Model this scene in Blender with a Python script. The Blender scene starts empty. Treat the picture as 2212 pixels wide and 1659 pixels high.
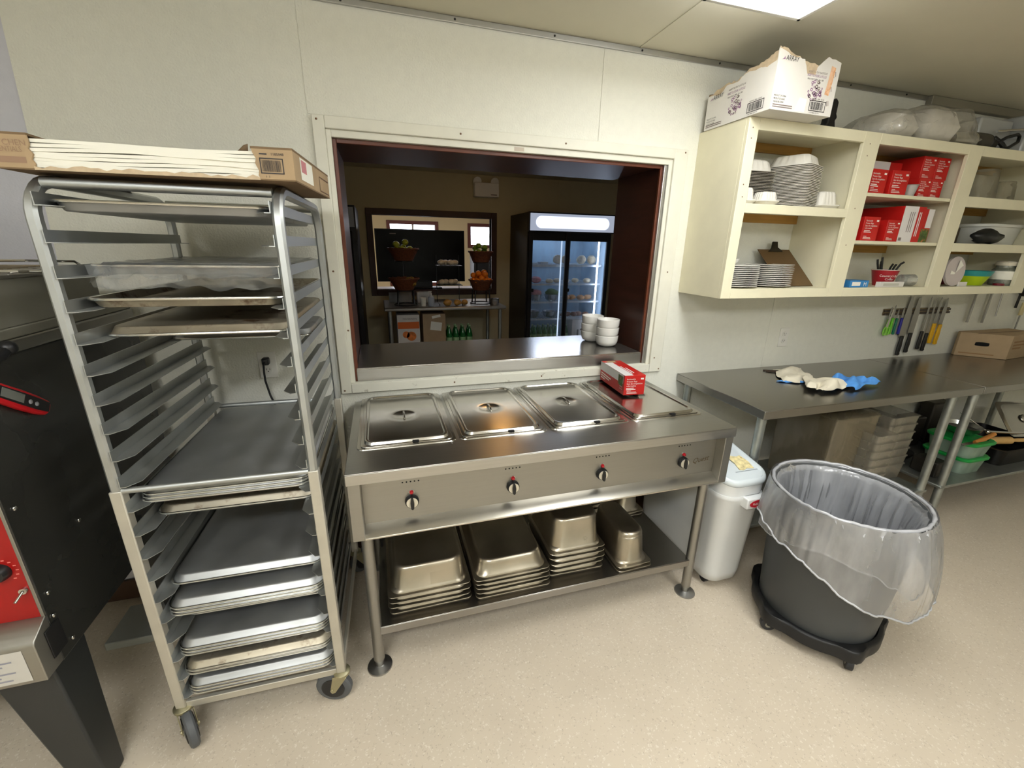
import bpy, bmesh, math, random
from mathutils import Vector, Matrix, noise
R = random.Random(7)
SC = bpy.context.scene
COL = SC.collection
PI = math.pi
sin, cos = math.sin, math.cos

# ------------------------------------------------------------------ materials
def lin(c):
    return tuple((x/255/12.92 if x/255 <= .04045 else ((x/255+.055)/1.055)**2.4) for x in c)
MC = {}
def mat(key, rgb, rough=.5, metal=0., var=0., vscale=8., bump=0., bscale=60., stain=None, sthr=.55, sscale=6., stretch=None, spec=.5,
        emit=None, es=0., trans=0., alpha=1., ior=1.45, coat=0., speck=None, rvar=0.):
    if key in MC: return MC[key]
    m = bpy.data.materials.new(key); m.use_nodes = True
    nt = m.node_tree; N = nt.nodes; L = nt.links; N.clear()
    out = N.new('ShaderNodeOutputMaterial'); b = N.new('ShaderNodeBsdfPrincipled'); L.new(b.outputs[0], out.inputs[0])
    col = (*lin(rgb), 1)
    b.inputs['Base Color'].default_value = col
    b.inputs['Roughness'].default_value = rough
    b.inputs['Metallic'].default_value = metal
    b.inputs['IOR'].default_value = ior
    b.inputs['Specular IOR Level'].default_value = spec
    b.inputs['Transmission Weight'].default_value = trans
    b.inputs['Alpha'].default_value = alpha
    b.inputs['Coat Weight'].default_value = coat
    if emit:
        b.inputs['Emission Color'].default_value = (*lin(emit), 1); b.inputs['Emission Strength'].default_value = es
    tc = N.new('ShaderNodeTexCoord'); mp = N.new('ShaderNodeMapping'); L.new(tc.outputs['Object'], mp.inputs[0])
    if stretch: mp.inputs['Scale'].default_value = stretch
    cur = None
    if var or rvar:
        nz = N.new('ShaderNodeTexNoise'); nz.inputs['Scale'].default_value = vscale; nz.inputs['Detail'].default_value = 4
        L.new(mp.outputs[0], nz.inputs['Vector'])
        if var:
            rp = N.new('ShaderNodeValToRGB'); L.new(nz.outputs['Fac'], rp.inputs[0])
            rp.color_ramp.elements[0].position = .3; rp.color_ramp.elements[1].position = .7
            rp.color_ramp.elements[0].color = tuple(max(0, x*(1-var)) for x in col[:3])+(1,)
            rp.color_ramp.elements[1].color = tuple(min(1, x*(1+var)) for x in col[:3])+(1,)
            cur = rp.outputs[0]
        if rvar:
            mr = N.new('ShaderNodeMapRange'); L.new(nz.outputs['Fac'], mr.inputs[0])
            mr.inputs[1].default_value = .3; mr.inputs[2].default_value = .7
            mr.inputs[3].default_value = max(.02, rough-rvar); mr.inputs[4].default_value = min(1, rough+rvar)
            L.new(mr.outputs[0], b.inputs['Roughness'])
    if speck:
        for (srgb, sc, thr) in speck:
            vz = N.new('ShaderNodeTexVoronoi'); vz.inputs['Scale'].default_value = sc
            dn = N.new('ShaderNodeTexNoise'); dn.inputs['Scale'].default_value = sc*1.3; L.new(tc.outputs['Object'], dn.inputs['Vector'])
            mx = N.new('ShaderNodeMixRGB'); mx.inputs[0].default_value = .02; L.new(tc.outputs['Object'], mx.inputs[1]); L.new(dn.outputs['Color'], mx.inputs[2])
            L.new(mx.outputs[0], vz.inputs['Vector'])
            sp = N.new('ShaderNodeSeparateColor'); L.new(vz.outputs['Color'], sp.inputs[0])
            gt = N.new('ShaderNodeMath'); gt.operation = 'GREATER_THAN'; gt.inputs[1].default_value = thr; L.new(sp.outputs[0], gt.inputs[0])
            lt = N.new('ShaderNodeMath'); lt.operation = 'LESS_THAN'; lt.inputs[1].default_value = .38; L.new(vz.outputs['Distance'], lt.inputs[0])
            mu = N.new('ShaderNodeMath'); mu.operation = 'MULTIPLY'; L.new(gt.outputs[0], mu.inputs[0]); L.new(lt.outputs[0], mu.inputs[1])
            m3 = N.new('ShaderNodeMath'); m3.operation = 'MULTIPLY'; m3.inputs[1].default_value = .55; L.new(mu.outputs[0], m3.inputs[0])
            m2 = N.new('ShaderNodeMixRGB'); L.new(m3.outputs[0], m2.inputs[0])
            if cur: L.new(cur, m2.inputs[1])
            else: m2.inputs[1].default_value = col
            m2.inputs[2].default_value = (*lin(srgb), 1); cur = m2.outputs[0]
    if stain:
        nz = N.new('ShaderNodeTexNoise'); nz.inputs['Scale'].default_value = sscale; nz.inputs['Detail'].default_value = 6; nz.inputs['Roughness'].default_value = .65
        L.new(tc.outputs['Object'], nz.inputs['Vector'])
        rp = N.new('ShaderNodeValToRGB'); L.new(nz.outputs['Fac'], rp.inputs[0])
        rp.color_ramp.elements[0].position = sthr; rp.color_ramp.elements[1].position = min(1, sthr+.12)
        rp.color_ramp.elements[0].color = (0, 0, 0, 1); rp.color_ramp.elements[1].color = (1, 1, 1, 1)
        m2 = N.new('ShaderNodeMixRGB'); L.new(rp.outputs[0], m2.inputs[0])
        if cur: L.new(cur, m2.inputs[1])
        else: m2.inputs[1].default_value = col
        m2.inputs[2].default_value = (*lin(stain), 1); cur = m2.outputs[0]
        if metal > .5:
            mr = N.new('ShaderNodeMapRange'); L.new(rp.outputs[0], mr.inputs[0]); mr.inputs[3].default_value = metal; mr.inputs[4].default_value = .3
            L.new(mr.outputs[0], b.inputs['Metallic'])
    if cur: L.new(cur, b.inputs['Base Color'])
    if bump:
        nz = N.new('ShaderNodeTexNoise'); nz.inputs['Scale'].default_value = bscale; nz.inputs['Detail'].default_value = 3
        L.new(mp.outputs[0], nz.inputs['Vector'])
        bp = N.new('ShaderNodeBump'); bp.inputs['Strength'].default_value = bump; bp.inputs['Distance'].default_value = .003
        L.new(nz.outputs['Fac'], bp.inputs['Height']); L.new(bp.outputs[0], b.inputs['Normal'])
    MC[key] = m
    return m

def film(key, rgb, clear=.6, gloss=.25, rough=.15, trl=.5):
    """thin plastic film: clear + milky + glossy"""
    if key in MC: return MC[key]
    m = bpy.data.materials.new(key); m.use_nodes = True
    nt = m.node_tree; N = nt.nodes; L = nt.links; N.clear()
    out = N.new('ShaderNodeOutputMaterial')
    tr = N.new('ShaderNodeBsdfTransparent'); tr.inputs[0].default_value = (.97, .97, .97, 1)
    df = N.new('ShaderNodeBsdfDiffuse'); df.inputs[0].default_value = (*lin(rgb), 1)
    tl = N.new('ShaderNodeBsdfTranslucent'); tl.inputs[0].default_value = (*lin(rgb), 1)
    gl = N.new('ShaderNodeBsdfGlossy'); gl.inputs['Roughness'].default_value = rough
    tc = N.new('ShaderNodeTexCoord'); nz = N.new('ShaderNodeTexNoise'); nz.inputs['Scale'].default_value = 9; nz.inputs['Detail'].default_value = 5
    mp = N.new('ShaderNodeMapping'); mp.inputs['Scale'].default_value = (1, 1, .35); L.new(tc.outputs['Object'], mp.inputs[0]); L.new(mp.outputs[0], nz.inputs['Vector'])
    bp = N.new('ShaderNodeBump'); bp.inputs['Strength'].default_value = .5; bp.inputs['Distance'].default_value = .02
    L.new(nz.outputs['Fac'], bp.inputs['Height']); L.new(bp.outputs[0], gl.inputs['Normal'])
    m1 = N.new('ShaderNodeMixShader'); m1.inputs[0].default_value = trl; L.new(df.outputs[0], m1.inputs[1]); L.new(tl.outputs[0], m1.inputs[2])
    m2 = N.new('ShaderNodeMixShader'); L.new(m1.outputs[0], m2.inputs[1]); L.new(tr.outputs[0], m2.inputs[2])
    mr = N.new('ShaderNodeMapRange'); L.new(nz.outputs['Fac'], mr.inputs[0]); mr.inputs[1].default_value = .3; mr.inputs[2].default_value = .7
    mr.inputs[3].default_value = max(0, clear-.15); mr.inputs[4].default_value = min(1, clear+.15); L.new(mr.outputs[0], m2.inputs[0])
    lw = N.new('ShaderNodeLayerWeight'); lw.inputs[0].default_value = .3
    ml = N.new('ShaderNodeMath'); ml.operation = 'MULTIPLY_ADD'; ml.inputs[1].default_value = gloss*1.5; ml.inputs[2].default_value = gloss*.2
    L.new(lw.outputs['Fresnel'], ml.inputs[0])
    m3 = N.new('ShaderNodeMixShader'); L.new(ml.outputs[0], m3.inputs[0]); L.new(m2.outputs[0], m3.inputs[1]); L.new(gl.outputs[0], m3.inputs[2])
    L.new(m3.outputs[0], out.inputs[0]); MC[key] = m
    return m

def emis(key, rgb, s):
    if key in MC: return MC[key]
    m = bpy.data.materials.new(key); m.use_nodes = True; N = m.node_tree.nodes; N.clear()
    e = N.new('ShaderNodeEmission'); e.inputs[0].default_value = (*lin(rgb), 1); e.inputs[1].default_value = s
    o = N.new('ShaderNodeOutputMaterial'); m.node_tree.links.new(e.outputs[0], o.inputs[0]); MC[key] = m
    return m

# ------------------------------------------------------------------ mesh builder
class MB:
    def __init__(s): s.v = []; s.f = []; s.mi = []; s.cur = 0
    def add(s, vs, fs, M=None):
        o = len(s.v)
        s.v += [tuple(M @ Vector(v)) if M else tuple(v) for v in vs]
        for f in fs: s.f.append(tuple(i+o for i in f)); s.mi.append(s.cur)
        return s
    def use(s, i): s.cur = i; return s
    def box(s, x0, x1, y0, y1, z0, z1, M=None):
        vs = [(x, y, z) for z in (z0, z1) for y in (y0, y1) for x in (x0, x1)]
        return s.add(vs, [(0, 2, 3, 1), (4, 5, 7, 6), (0, 1, 5, 4), (2, 6, 7, 3), (0, 4, 6, 2), (1, 3, 7, 5)], M)
    def loft(s, rings, cap0=True, cap1=True, closed=False, M=None):
        n = len(rings[0]); vs = [p for r in rings for p in r]; fs = []
        k = len(rings)
        for a in range(k if closed else k-1):
            b = (a+1) % k
            for i in range(n):
                j = (i+1) % n; fs.append((a*n+i, a*n+j, b*n+j, b*n+i))
        if not closed:
            if cap0: fs.append(tuple(range(n-1, -1, -1)))
            if cap1: fs.append(tuple((k-1)*n+i for i in range(n)))
        return s.add(vs, fs, M)
    def lathe(s, prof, c=(0, 0, 0), seg=24, cap0=True, cap1=True, M=None):
        rings = [[(c[0]+r*cos(2*PI*i/seg), c[1]+r*sin(2*PI*i/seg), c[2]+z) for i in range(seg)] for r, z in prof]
        return s.loft(rings, cap0, cap1, M=M)
    def tube(s, pts, r, seg=8, closed=False, M=None, prof=None, up=None):
        P = [Vector(p) for p in pts]; n = len(P); rings = []; nor = None
        for i, p in enumerate(P):
            a = P[(i-1) % n] if (closed or i > 0) else None
            b = P[(i+1) % n] if (closed or i < n-1) else None
            t = ((p-a).normalized() if a is not None else Vector()) + ((b-p).normalized() if b is not None else Vector())
            t.normalize()
            if nor is None:
                u = Vector(up) if up else (Vector((0, 0, 1)) if abs(t.z) < .9 else Vector((1, 0, 0)))
                nor = (u - t*u.dot(t)).normalized()
            else: nor = (nor - t*nor.dot(t)).normalized()
            bi = t.cross(nor)
            rr = r[i] if isinstance(r, (list, tuple)) else r
            # mitre: widen at corners
            k = 1
            if a is not None and b is not None:
                d = max(.4, (p-a).normalized().dot(t)); k = 1/d
            if prof: rings.append([tuple(p+nor*x*k+bi*y) for x, y in prof])
            else: rings.append([tuple(p+nor*rr*cos(2*PI*j/seg)+bi*rr*sin(2*PI*j/seg)) for j in range(seg)])
        return s.loft(rings, closed=closed, M=M)
    def cyl(s, p0, p1, r0, r1=None, seg=16, M=None):
        return s.tube([p0, p1], [r0, r0 if r1 is None else r1], seg, M=M)
    def prism(s, poly, axis, a, b, M=None):
        """poly in the other two axes (cyclic order), extruded along axis from a to b"""
        f = {'x': lambda p, t: (t, p[0], p[1]), 'y': lambda p, t: (p[0], t, p[1]), 'z': lambda p, t: (p[0], p[1], t)}[axis]
        return s.loft([[f(p, a) for p in poly], [f(p, b) for p in poly]], M=M)
    def ball(s, c, r, seg=12, rings=8, sc=(1, 1, 1), M=None):
        rr = [[(c[0]+sc[0]*r*sin(PI*k/rings)*cos(2*PI*i/seg), c[1]+sc[1]*r*sin(PI*k/rings)*sin(2*PI*i/seg), c[2]-sc[2]*r*cos(PI*k/rings)) for i in range(seg)] for k in range(1, rings)]
        return s.loft(rr, M=M)
    def grid(s, fn, nu, nv, M=None, thick=0):
        vs = [fn(i/nu, j/nv) for j in range(nv+1) for i in range(nu+1)]
        fs = [(j*(nu+1)+i, j*(nu+1)+i+1, (j+1)*(nu+1)+i+1, (j+1)*(nu+1)+i) for j in range(nv) for i in range(nu)]
        return s.add(vs, fs, M)
    def build(s, name, mats, parent=None, bevel=0, seg=2, angle=40, world=True, solid=0, flat=False, sub=0):
        me = bpy.data.meshes.new(name)
        vs = s.v
        if parent is not None and world:
            r = parent
            while r.parent: r = r.parent
            inv = XF[r.name].inverted() if r.name in XF else Matrix.Identity(4)
            vs = [tuple(inv @ Vector(v)) for v in vs]
        me.from_pydata(vs, [], s.f)
        if not isinstance(mats, (list, tuple)): mats = [mats]
        for m in mats: me.materials.append(m)
        if len(mats) > 1:
            for p, i in zip(me.polygons, s.mi): p.material_index = i
        bm = bmesh.new(); bm.from_mesh(me); bmesh.ops.recalc_face_normals(bm, faces=bm.faces); bm.to_mesh(me); bm.free()
        if not flat:
            for p in me.polygons: p.use_smooth = True
            me.set_sharp_from_angle(angle=math.radians(angle))
        o = bpy.data.objects.new(name, me); COL.objects.link(o)
        if parent is not None: o.parent = parent
        if solid:
            md = o.modifiers.new('solid', 'SOLIDIFY'); md.thickness = solid; md.offset = 0
        if sub:
            md = o.modifiers.new('sub', 'SUBSURF'); md.levels = sub; md.render_levels = sub
        if bevel:
            md = o.modifiers.new('bevel', 'BEVEL'); md.width = bevel; md.segments = seg; md.limit_method = 'ANGLE'; md.angle_limit = math.radians(35)
        return o

XF = {}
def tag(o, label, cat, group=None, kind=None):
    o['label'] = label; o['category'] = cat
    if group: o['group'] = group
    if kind: o['kind'] = kind
    return o
def thing(name, label, cat, loc=(0, 0, 0), rz=0., group=None, rx=0.):
    o = bpy.data.objects.new(name, None); COL.objects.link(o)
    o.location = loc; o.rotation_euler = (rx, 0, rz); o.empty_display_size = .05
    XF[o.name] = Matrix.Translation(loc) @ Matrix.Rotation(rz, 4, 'Z') @ Matrix.Rotation(rx, 4, 'X')
    tag(o, label, cat, group)
    return o
def dup(root, loc=None, rot=None, label=None, group=None):
    r = root.copy(); COL.objects.link(r)
    if loc is not None: r.location = loc
    if rot is not None: r.rotation_euler = rot
    if label: r['label'] = label
    if group: r['group'] = group
    for ch in list(root.children):
        c = ch.copy(); COL.objects.link(c); c.parent = r
        for g in list(ch.children):
            d = g.copy(); COL.objects.link(d); d.parent = c
    return r
def struct(o, label=None, cat=None):
    o['kind'] = 'structure'
    if label: o['label'] = label
    if cat: o['category'] = cat
    return o

def rr(w, d, r, z, n=5, cx=0, cy=0):
    """rounded rectangle ring (counter-clockwise)"""
    r = min(r, w/2-1e-5, d/2-1e-5); pts = []
    for (sx, sy, a0) in ((1, 1, 0), (-1, 1, PI/2), (-1, -1, PI), (1, -1, 3*PI/2)):
        for k in range(n+1):
            a = a0+PI/2*k/n
            pts.append((cx+sx*(w/2-r)+r*cos(a), cy+sy*(d/2-r)+r*sin(a), z))
    return pts
def rrm(mb, specs, cx=0, cy=0, n=5, M=None, cap0=True, cap1=True):
    return mb.loft([rr(w, d, r, z, n, cx, cy) for (w, d, r, z) in specs], cap0, cap1, M=M)

TXT = {}
def text_mesh(s, align='LEFT', shear=0.):
    k = (s, align, shear)
    if k in TXT: return TXT[k]
    cu = bpy.data.curves.new('t', 'FONT'); cu.body = s; cu.size = 1; cu.align_x = align; cu.shear = shear; cu.resolution_u = 3; cu.space_line = .95
    ob = bpy.data.objects.new('t', cu); COL.objects.link(ob)
    dg = bpy.context.evaluated_depsgraph_get(); dg.update()
    me = bpy.data.meshes.new_from_object(ob.evaluated_get(dg))
    r = ([tuple(v.co) for v in me.vertices], [tuple(p.vertices) for p in me.polygons])
    bpy.data.objects.remove(ob); bpy.data.curves.remove(cu); bpy.data.meshes.remove(me)
    TXT[k] = r
    return r
def put_text(mb, s, org, xd, yd, size, align='LEFT', shear=0., sx=1., lift=.0008):
    """flat printing: letters on a face through org, x along xd, y along yd"""
    v, f = text_mesh(s, align, shear)
    xd = Vector(xd).normalized(); yd = Vector(yd).normalized(); n = xd.cross(yd); o = Vector(org)+n*lift
    mb.add([tuple(o+xd*(p[0]*size*sx)+yd*(p[1]*size)) for p in v], f)
def decal(mb, org, xd, yd, x0, x1, y0, y1, lift=.0005):
    xd = Vector(xd).normalized(); yd = Vector(yd).normalized(); n = xd.cross(yd); o = Vector(org)+n*lift
    mb.add([tuple(o+xd*x+yd*y) for x, y in ((x0, y0), (x1, y0), (x1, y1), (x0, y1))], [(0, 1, 2, 3)])
def barcode(mb, org, xd, yd, x0, x1, y0, y1, seed=1, frame=True, lift=.0008):
    rg = random.Random(seed); t = (y1-y0)*.07; x = x0+(x1-x0)*.09
    if frame:
        for q in ((x0, x1, y0, y0+t), (x0, x1, y1-t, y1), (x0, x0+t, y0, y1), (x1-t, x1, y0, y1)): decal(mb, org, xd, yd, *q, lift=lift)
    while x < x1-(x1-x0)*.12:
        w = (x1-x0)*rg.choice((.008, .015, .024)); decal(mb, org, xd, yd, x, x+w, y0+t*2, y1-t*2, lift=lift); x += w+(x1-x0)*rg.choice((.008, .014, .02))

# ------------------------------------------------------------------ palette
STEEL = mat('brushed_steel', (168, 167, 163), .36, 1, var=.03, vscale=3, rvar=.04, bump=.015, bscale=40, stretch=(2, 60, 60))
STEELX = mat('brushed_steel_dull', (160, 158, 152), .42, 1, var=.03, vscale=3, rvar=.04, bump=.015, bscale=40, stretch=(2, 60, 60))
STEELT = mat('worktop_steel', (160, 157, 152), .27, 1)
LIDM = mat('polished_lid_steel', (198, 195, 189), .22, 1, var=.04, vscale=5, rvar=.05)
PANM = mat('steam_pan_steel', (182, 174, 158), .34, 1, var=.12, vscale=7, rvar=.06, stain=(96, 78, 48), sthr=.64, sscale=5)
ALU = mat('rack_aluminium', (186, 189, 188), .5, 1, var=.06, vscale=14, rvar=.06)
ALUL = mat('rack_sleeve_aluminium', (200, 196, 184), .55, .75, var=.06, vscale=14)
TRAY = mat('sheet_pan_aluminium', (178, 180, 180), .46, .86, var=.10, vscale=9, rvar=.08, stain=(88, 70, 46), sthr=.66, sscale=8)
TRAYD = mat('sheet_pan_baked_aluminium', (176, 168, 150), .46, .86, var=.12, vscale=9, rvar=.08, stain=(84, 56, 26), sthr=.55, sscale=10)
RIMM = mat('rolled_rim_aluminium', (214, 214, 210), .22, 1, var=.06, vscale=20)
GALV = mat('galvanised_leg', (168, 172, 168), .42, .9, var=.12, vscale=25, rvar=.08)
CHROME = mat('chrome_wire', (205, 203, 198), .18, 1)
BLK = mat('black_plastic', (24, 24, 25), .42, var=.1)
BLKR = mat('black_rubber', (34, 34, 35), .7, var=.15, vscale=20)
GRUB = mat('grey_caster_tread', (84, 86, 88), .6, var=.1, vscale=20)
BLKP = mat('black_enamel_panel', (46, 46, 43), .3, var=.12, vscale=3, rvar=.08)
WALLM = mat('cream_textured_wall', (226, 225, 213), .55, var=.02, vscale=30, bump=.7, bscale=130)
WALLL = mat('pale_lilac_wall', (206, 206, 214), .6, var=.02, vscale=30, bump=.15, bscale=170)
CEILM = mat('cream_ceiling', (214, 209, 190), .6, var=.015, vscale=5, bump=.1, bscale=200)
TRIMW = mat('white_painted_trim', (222, 220, 206), .45, var=.03, vscale=15, bump=.1, bscale=60)
TRIMP = mat('chipped_white_trim', (222, 220, 206), .45, var=.03, vscale=15, stain=(150, 142, 124), sthr=.60, sscale=30)
BROWN = mat('dark_brown_reveal', (62, 34, 24), .42, var=.2, vscale=5, stretch=(1, 1, 6))
BROWNT = mat('brown_wood_trim', (62, 34, 22), .45, var=.2, vscale=6)
ALUT = mat('aluminium_strip', (190, 190, 188), .35, 1, var=.05)
CAB = mat('cream_painted_wood', (228, 222, 194), .42, var=.03, vscale=12, bump=.12, bscale=70)
CABI = mat('cream_cabinet_inside', (222, 216, 190), .5, var=.03, vscale=9)
PINE = mat('bare_pine_cleat', (172, 130, 66), .6, var=.15, vscale=5, stretch=(1, 12, 12))
FLOORM = mat('speckled_vinyl_floor', (205, 192, 172), .36, var=.035, vscale=5, rvar=.05,
             speck=[((228, 220, 206), 120, .74), ((182, 168, 148), 110, .84), ((146, 132, 116), 170, .95)])
CARD = mat('brown_cardboard', (170, 146, 114), .75, var=.06, vscale=14, bump=.08, bscale=90)
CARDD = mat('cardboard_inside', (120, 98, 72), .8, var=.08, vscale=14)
TORN = mat('torn_cardboard_edge', (196, 176, 148), .85, var=.12, vscale=60)
WCARD = mat('white_carton', (222, 218, 212), .5, var=.02, vscale=10)
PAPER = mat('white_paper', (240, 238, 226), .8, var=.015)
WHITE = mat('white_glazed_china', (236, 234, 228), .2, var=.01, coat=.3)
FOAM = mat('white_foam', (226, 222, 212), .6, var=.02, bump=.08, bscale=150)
REDB = mat('red_printed_carton', (188, 28, 24), .38, var=.05, vscale=12)
INKW = mat('white_print', (240, 236, 228), .5)
INKK = mat('black_print', (38, 34, 36), .55)
INKP = mat('purple_print', (150, 112, 146), .55)
INKG = mat('grey_print', (128, 116, 112), .55)
INKO = mat('orange_marker', (228, 186, 152), .6, var=.12, vscale=40, stain=(214, 150, 100), sthr=.5, sscale=30)
INKB = mat('brown_print', (112, 84, 62), .6)
YEL = mat('yellow_handle', (226, 172, 20), .45)
GRN = mat('green_plastic', (104, 190, 40), .4)
BIN = mat('white_bin_plastic', (222, 224, 224), .35, var=.02)
CANM = mat('grey_can_plastic', (70, 72, 73), .5, var=.05, vscale=6, bump=.06, bscale=120)

# ------------------------------------------------------------------ camera
cam = bpy.data.cameras.new('camera'); CO = bpy.data.objects.new('camera', cam); COL.objects.link(CO)
cam.sensor_fit = 'HORIZONTAL'; cam.sensor_width = 36; cam.lens = 919.9065/2212*36; cam.clip_start = .05; cam.clip_end = 60
def cam_axes(yaw, pitch, roll):
    cy, sy, cp, sp = cos(yaw), sin(yaw), cos(pitch), sin(pitch)
    f = Vector((sy*cp, cy*cp, -sp)); r = Vector((cy, -sy, 0)); u = r.cross(f)
    cr, sr = cos(roll), sin(roll)
    return cr*r+sr*u, cr*u-sr*r, f
r_, u_, f_ = cam_axes(.295242, .313066, .019549)
M = Matrix((r_, u_, -f_)).transposed().to_4x4(); M.translation = (-.20605, -1.98248, 1.56388)
CO.matrix_world = M
SC.camera = CO
SC.view_settings.view_transform = 'Standard'; SC.view_settings.look = 'None'; SC.view_settings.gamma = 1; SC.view_settings.use_curve_mapping = False
SC.view_settings.exposure = 0.12
SC.cycles.use_denoising = True
SC.cycles.max_bounces = 10; SC.cycles.transparent_max_bounces = 16; SC.cycles.caustics_reflective = False; SC.cycles.caustics_refractive = False
SC.cycles.sample_clamp_indirect = 6
w = bpy.data.worlds.new('world'); SC.world = w; w.use_nodes = True
w.node_tree.nodes['Background'].inputs[0].default_value = (.75, .85, 1, 1); w.node_tree.nodes['Background'].inputs[1].default_value = .25

# ------------------------------------------------------------------ kitchen shell
HC = 2.40
X0, X1, Y0 = -2.7, 4.9, -4.3
WX0, WX1, WZ0, WZ1 = -.372, 1.187, .955, 1.980
mb = MB().box(-4, 8, Y0-.1, 9.2, -.1, 0); struct(mb.build('floor', FLOORM, flat=True), 'beige speckled vinyl floor', 'floor')
mb = MB().box(X0-.1, X1+.1, Y0-.1, .02, HC, HC+.02); struct(mb.build('ceiling', CEILM, flat=True), 'cream painted kitchen ceiling', 'ceiling')
mb = MB()
mb.prism([(-1.315, 0), (WX0, 0), (WX0, HC+.02), (-1.262, HC+.02), (-1.315, 1.4)], 'y', 0, .12).box(WX1, X1+.1, 0, .12, 0, HC+.02).box(WX0, WX1, 0, .12, 0, WZ0).box(WX0, WX1, 0, .12, WZ1, HC+.02)
struct(mb.build('wall_back', WALLM, flat=True), 'cream textured kitchen wall around the serving window', 'wall')
mb = MB().prism([(X0-.1, 0), (-1.315, 0), (-1.315, 1.4), (-1.262, HC+.02), (X0-.1, HC+.02)], 'y', .004, .12); struct(mb.build('wall_back_left', WALLL, flat=True), 'pale lilac wall section behind the oven', 'wall')
mb = MB().box(X0-.1, X0, Y0, .1, 0, HC+.02); struct(mb.build('wall_left', WALLM, flat=True), 'kitchen wall left of the oven', 'wall')
mb = MB().box(X1, X1+.1, Y0, .1, 0, HC+.02); struct(mb.build('wall_right', WALLM, flat=True), 'kitchen wall at the far right', 'wall')
mb = MB().box(X0-.1, X1+.1, Y0-.1, Y0, 0, HC+.02); struct(mb.build('wall_front', WALLM, flat=True), 'kitchen wall behind the camera', 'wall')
mb = MB().box(-2.7, WX0-.1, -.012, .0, 0, .1).box(WX0-.1, X1, -.012, 0, 0, .1)
struct(mb.build('baseboard_back', mat('brown_cove_base', (70, 48, 32), .6), bevel=.004), 'dark brown cove base along the wall', 'baseboard')
# thin battens over the panel seams, strip under the ceiling
for i, x in enumerate((-.417, .793)):
    mb = MB().box(x-.011, x+.011, -.0025, 0, 2.024 if x > 0 or 1 else 0, HC-.022)
    if x < 0: mb.box(x-.018, x+.004, -.0025, 0, .1, .905)
    else: mb.box(x-.011, x+.011, -.0025, 0, .872, .905)
    struct(mb.build('trim_%d' % (i+1), WALLM, bevel=.001), 'thin cream batten over a wall panel seam', 'trim')
mb = MB().box(2.005-.011, 2.005+.011, -.0025, 0, .89, 1.345); struct(mb.build('trim_3', WALLM, bevel=.001), 'thin cream batten over the seam below the cabinet', 'trim')
o = MB().box(-1.295, X1, -.010, 0, HC-.022, HC).build('trim_4', ALUT, bevel=.002); struct(o, 'grey metal strip where wall meets ceiling', 'trim')
mb = MB()
for k in range(13): mb.ball((-1.1+k*.412, -.0105, HC-.011), .0045, 8, 6)
mb.build('screw', BLK, o)
o = MB().box(2.78, 4.6, -.035, 0, HC-.045, HC-.001).build('trim_5', mat('grey_raceway', (128, 122, 106), .5), bevel=.004); struct(o, 'grey cable raceway under the ceiling above the cabinet', 'trim')
o = MB().box(.945, .957, Y0, -.012, HC-.003, HC).build('trim_6', CEILM, bevel=.001); struct(o, 'cream seam strip on the ceiling', 'trim')

# ------------------------------------------------------------------ ceiling lamps
def fixture(name, label, x0, x1, y0, y1, strength, z=2.312):
    t = thing(name, label, 'ceiling light', ((x0+x1)/2, (y0+y1)/2, z))
    MB().box(x0+.05, x1-.05, y0+.05, y1-.05, HC-.035, HC-.0005).build('housing', mat('white_lamp_housing', (236, 236, 230), .4), t, bevel=.004)
    MB().box(x0+.012, x1-.012, y0+.012, y1-.012, z, HC-.036).build('diffuser', emis('lamp_diffuser_%s' % strength, (245, 247, 247), strength), t, bevel=.012)
    m = MB(); w_ = .014
    m.box(x0, x0+w_, y0, y1, z-.004, z+.012).box(x1-w_, x1, y0, y1, z-.004, z+.012).box(x0, x1, y0, y0+w_, z-.004, z+.012).box(x0, x1, y1-w_, y1, z-.004, z+.012)
    m.build('rim', mat('white_lamp_housing', (236, 236, 230), .4), t, bevel=.002)
    return t
LS = 18.0
fixture('ceiling_light', 'bright white fluorescent ceiling fixture above the serving table', .82, 1.215, -1.79, -.572, LS)
fixture('ceiling_light', 'fluorescent ceiling fixture behind the camera on the left', -1.5, -.3, -2.75, -2.35, 32.0)
fixture('ceiling_light', 'fluorescent ceiling fixture behind the camera on the right', .7, 1.9, -3.3, -2.9, 24.0)

# ------------------------------------------------------------------ serving window
wroot = bpy.data.objects.new('window_1', None); COL.objects.link(wroot); struct(wroot, 'serving window with white painted trim and brown reveal', 'window')
OX0, OX1, OZ0, OZ1 = -.415, 1.262, .909, 2.022
def frame_ring(mb, o, i, y0, y1):
    (a0, a1, b0, b1), (c0, c1, d0, d1) = o, i
    mb.box(a0, c0, y0, y1, b0, b1).box(c1, a1, y0, y1, b0, b1).box(c0, c1, y0, y1, d1, b1)
mb = MB(); frame_ring(mb, (OX0, OX1, OZ0, OZ1), (-.371, 1.188, .955, 1.978), -.016, 0); mb.build('trim', TRIMW, wroot, bevel=.003)
mb = MB().box(-.371, 1.188, -.016, 0, OZ0, .955); mb.build('lower_trim', TRIMP, wroot, bevel=.003)
mb = MB().box(-.3715, -.352, -.004, .03, .955, 1.9785).box(1.168, 1.1885, -.004, .03, .955, 1.9785).box(-.352, 1.168, -.004, .03, 1.952, 1.9785); mb.build('inner_trim', TRIMW, wroot, bevel=.002)
mb = MB().box(1.150, 1.168, .004, .04, .955, 1.952); mb.build('metal_strip', ALUT, wroot, bevel=.002)
mb = MB().box(-.352, 1.168, -.004, .016, .948, .957); mb.build('sill_lip', TRIMW, wroot, bevel=.002)
mb = MB()
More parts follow.
